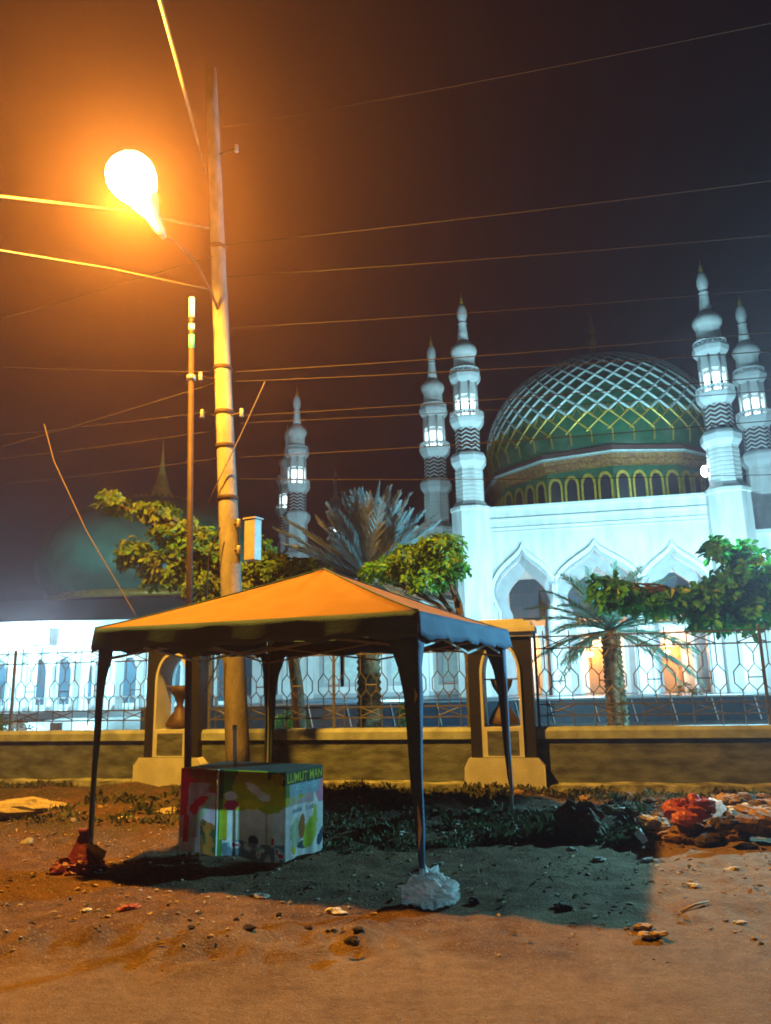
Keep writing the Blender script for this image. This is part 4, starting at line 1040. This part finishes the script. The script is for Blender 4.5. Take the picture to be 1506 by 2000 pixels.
ww = thing('middle_wing', 'pale lower building with two pointed windows seen under the canopy', 'building', (U(395, 1400, 50).x, 50, 0), 0)
Wd = U(905, 1400, 50).x - U(395, 1400, 50).x
x0 = U(395, 1400, 50).x
def wx(px): return U(px, 1320, 50).x - x0
m = MB(); m.box((Wd / 2, 4, 3.1), (Wd, 8, 6.2)); m.build('wall', MT['white'], ww)
MB().box((Wd / 2, -.1, 6.3), (Wd + .4, .6, .25)).build('cornice', MT['whitet'], ww)
MB().box((Wd / 2, -.06, .35), (Wd, .12, .7)).build('base_course', MT['greyw'], ww)
for px in (648, 689, 780, 880):
    c_ = wx(px); f_ = MB(); f_.ext(pointed(.78, 1.1, 3.2, 4.2), [pointed(.5, 1.35, 3.1, 3.8)], -.1, 0); f_.v = [(x + c_, y, z) for x, y, z in f_.v]; f_ = f_.build('window', MT['greyw'], ww)
    k = MB(); k.ext(pointed(.5, 1.35, 3.1, 3.8), [], -.03, -.01); k.v = [(x + c_, y, z) for x, y, z in k.v]; k.build('pane', MT['silver'], f_)
for px in (455, 500, 560, 606, 735, 830):
    MB().box((wx(px), -.12, 3.1), (.45, .24, 6.1)).build('pilaster', MT['whitet'], ww)
for px in (478, 530):
    k = MB(); k.ext(pointed(.42, .1, 3.0, 3.9), [], -.04, -.01); k.v = [(x + wx(px), y, z) for x, y, z in k.v]; k.build('doorway', MT['glassb'], ww)

# ------------------------------------------------------------------ left hall with the dull green dome
hx0, hx1 = U(-420, 1300, 40).x, U(425, 1300, 40).x
hl = thing('prayer_hall', 'brightly lit white arcaded hall at the left with a dull green dome and gold spire', 'building', (hx0, 40, 0), 0)
HW = hx1 - hx0
def hp(px): return U(px, 1300, 40).x - hx0
MB().box((HW / 2, 3.5, 4.62), (HW + .6, 8, .34)).build('eave_slab', MT['white'], hl)
hipv = [(-.3, -.4, 4.8), (HW + .3, -.4, 4.8), (HW + .3, 24, 4.8), (-.3, 24, 4.8), (4, 4, 6.35), (HW - 3.5, 4, 6.35), (HW - 3.5, 20, 6.35), (4, 20, 6.35)]
MB().add(hipv, [(0, 1, 5, 4), (1, 2, 6, 5), (2, 3, 7, 6), (3, 0, 4, 7), (4, 5, 6, 7), (0, 3, 2, 1)]).build('hip_roof', MT['maroon'], hl)
cols = [-330, -230, -130, -50, 22, 62, 105, 148, 190, 232, 275, 318, 360, 402]
AWs = []
m = MB(); holes = []
for a, b in zip(cols[:-1], cols[1:]):
    x0_, x1_ = hp(a), hp(b); c_ = (x0_ + x1_) / 2; w_ = (x1_ - x0_) / 2 - .16
    holes.append([(c_ + x, z) for x, z in pointed(w_, .32, 2.6, 3.8, 6)])
m.ext([(0, .3), (HW, .3), (HW, 4.44), (0, 4.44)], holes, 0, .35); m.build('arcade_wall', MT['white'], hl)
for px in cols:
    k = MB(); k.lathe([(.24, .3), (.24, .5), (.17, .6), (.15, 2.4), (.22, 2.5), (.25, 2.65)], 14, (hp(px), -.12, 0)); k.build('column', MT['whitet'], hl)
m = MB(); holes = []
hc = [hp(x) for x in (-300, -190, -95, -10, 45, 118, 190, 248, 300, 350, 392)]
for c_ in hc: holes.append([(c_ + x, z) for x, z in pointed(.46, .5, 2.2, 3.1, 6)])
m.ext([(0, .3), (HW, .3), (HW, 4.44), (0, 4.44)], holes, 5.0, 5.3); m.build('inner_wall', MT['white'], hl)
for c_ in hc:
    k = MB(); k.ext(pointed(.455, .51, 2.2, 3.09, 6), [], 5.1, 5.15); k.v = [(x + c_, y, z) for x, y, z in k.v]; k.build('window_pane', MT['glassb'], hl)
MB().box((HW / 2, 3, .15), (HW + 2, 9, .3)).build('floor_slab', MT['yard'], hl)
m = MB(); qq = random.Random(6)
x = .3
while x < HW: m.box((x, -.5, .62), (.05, .05, .62)); x += .32
m.box((HW / 2, -.5, .95), (HW, .08, .07)); m.build('railing', MT['greyw'], hl)
HD = U(306, 1190, 51); HC = (HD.x - hx0, 11.0)
m = MB(); R1 = 7.55
pr = []
for i in range(33):
    a = -.62 + (PI / 2 + .62) * i / 32; c_ = max(math.cos(a), 0)
    pr.append((max(R1 * c_ ** .82, .02), 9.0 + (4.6 if a > 0 else 3.6) * math.sin(a)))
m.lathe(pr, 64, (HC[0], HC[1], 0)); m.build('dome_shell', MT['hgreen'], hl)
zb = pr[0][1]
m = MB(); m.lathe([(pr[0][0] + .25, zb - .35), (pr[0][0] + .4, zb - .3), (pr[0][0] + .4, zb + .02), (pr[0][0] + .1, zb + .12)], 48, (HC[0], HC[1], 0)); m.build('gold_band', MT['gold'], hl)
m = MB(); m.lathe([(pr[0][0] + .1, 6.0), (pr[0][0] + .1, zb - .33)], 48, (HC[0], HC[1], 0)); m.build('drum', MT['maroon'], hl)
m = MB(); zt = 13.35; m.lathe([(2.35, zt - .02), (2.4, zt + .12), (2.2, zt + .2)], 40, (HC[0], HC[1], 0))
for k in range(40):
    a = 2 * PI * k / 40; m.lathe([(.1, 0), (.13, .14), (.02, .28)], 6, (HC[0] + 2.25 * math.cos(a), HC[1] + 2.25 * math.sin(a), zt + .1))
m.build('crown_band', MT['gold'], hl)
m = MB(); m.lathe([(1.15, 13.5), (.95, 13.7), (.62, 14.4), (.35, 15.2), (.16, 16.1), (.10, 16.6), (.05, 17.2), (.015, 18.1)], 20, (HC[0], HC[1], 0)); m.build('spire', MT['lit_gold'], hl)
for px, py, Yd, pw, lb, rr in ((75, 1243, 39.2, 3400, 'large bright white lamp glaring under the hall eave', .42), (312, 1328, 37.5, 700, 'bright white lamp glaring beside the farther pillar', .12), (-220, 1260, 39.2, 2200, 'bright white lamp under the hall eave beyond the left edge', .2)):
    p = U(px, py, Yd); t = thing('floodlight', lb, 'lamp', p, 0, 'white lamps of the left hall')
    MB().blob((0, 0, 0), rr, 1, 0, 8, (1, .5, .8)).build('lit_lens', MT['coolbulb'], t)
    MB().box((0, rr * .75, .02), (rr * 2.1, rr * .5, rr * 1.8)).build('housing', MT['grey_housing'], t)
    if py < 1300: MB().bar((0, rr * .75, rr), (0, rr * .75, 4.46 - p.z), .06, .06).build('bracket', MT['grey_housing'], t)
    else: MB().bar((0, rr * .75, -rr), (0, rr * .75, -p.z), .06, .06).build('post', MT['grey_housing'], t)
    point('hall_light', p + Vector((.0, -rr - .25, -.1)), pw * .6, (.40, .88, 1), .2)
    if py < 1300: point('hall_inner_light', p + Vector((1.5, 3.2, -.2)), pw * .45, (.40, .88, 1), .2)
# floodlight bracketed on the right minaret, aimed at the great dome
p = U(1381, 918, 42.6); t = thing('floodlight', 'bright floodlight bracketed on the right corner minaret beside the great dome', 'lamp', p)
MB().blob((0, .3, 0), .28, 1, 0, 8, (.8, .6, 1.2)).build('lit_lens', MT['coolbulb'], t)
MB().box((.25, .1, 0), (.5, .2, .3)).build('bracket', MT['grey_housing'], t)
spot('dome_flood_light', p + Vector((-.4, .6, .1)), (14.5, 53, 20), 3600, COOL, 100, .8, .15)
p = U(945, 960, 46.2); spot('dome_flood_light', p + Vector((.6, .6, .3)), (17, 54, 20), 1300, COOL, 100, .8, .15)  # second dome light, added at the left minaret with no lamp there
# unseen floodlights on the yard; those for middle wing and green dome are added
for (x, y), tgt, pw, dg, lb in (((8.0, 31), (8.8, 45, 9.0), 14500, 95, 'yard floodlight aimed at the left arch'), ((17.0, 30), (16.5, 43, 9.5), 14500, 95, 'yard floodlight aimed at the right arch'),
                               ((-2.5, 37), (-4, 50, 6), 5000, 110, 'added unseen yard floodlight aimed at the middle wing'), ((-11, 26), (-14.5, 48, 11), 6500, 44, 'added unseen yard floodlight aimed at the dull green dome')):
    t = thing('floodlight', lb, 'lamp', (x, y, 0), 0, 'floodlights standing on the yard')
    MB().box((0, .16, .22), (.36, .12, .24)).build('housing', MT['grey_housing'], t)
    MB().box((0, .16, .05), (.1, .1, .1)).build('stand', MT['grey_housing'], t)
    spot('yard_floodlight_light', (x, y + .3, .36), tgt, pw, COOL, dg, .6, .1)

# ------------------------------------------------------------------ white yard lamp just right of the frame; it lights the tent, pole and leaves from the right
t = thing('yard_lamp', 'white lamp on a steel post behind the fence beyond the right edge', 'lamp', (MAST.x, MAST.y, 0))
MB().tube([(0, .35, 0), (0, .35, MAST.z), (0, .3, MAST.z + .25), (0, .1, MAST.z + .32)], [.06, .05, .045, .04], 14).build('post', MT['steel'], t)
MB().box((0, 0, MAST.z + .33), (.3, .5, .07)).build('lamp_head', MT['grey_housing'], t)
MB().box((0, 0, MAST.z + .285), (.24, .4, .015)).build('lit_lens', MT['coolbulb'], t)

# ------------------------------------------------------------------ night haze
m = MB(); m.box((0, 72, 16.5), (296, 220, 35))
hm = bpy.data.materials.new('night_haze'); hm.use_nodes = True; nt = hm.node_tree
for n_ in list(nt.nodes):
    if n_.type != 'OUTPUT_MATERIAL': nt.nodes.remove(n_)
pv = nt.nodes.new('ShaderNodeVolumePrincipled'); pv.inputs['Density'].default_value = .0031; pv.inputs['Color'].default_value = (.95, .60, .70, 1); pv.inputs['Anisotropy'].default_value = .79
nt.links.new(pv.outputs[0], [n_ for n_ in nt.nodes if n_.type == 'OUTPUT_MATERIAL'][0].inputs['Volume'])
o = m.build('haze', hm); o['kind'] = 'stuff'
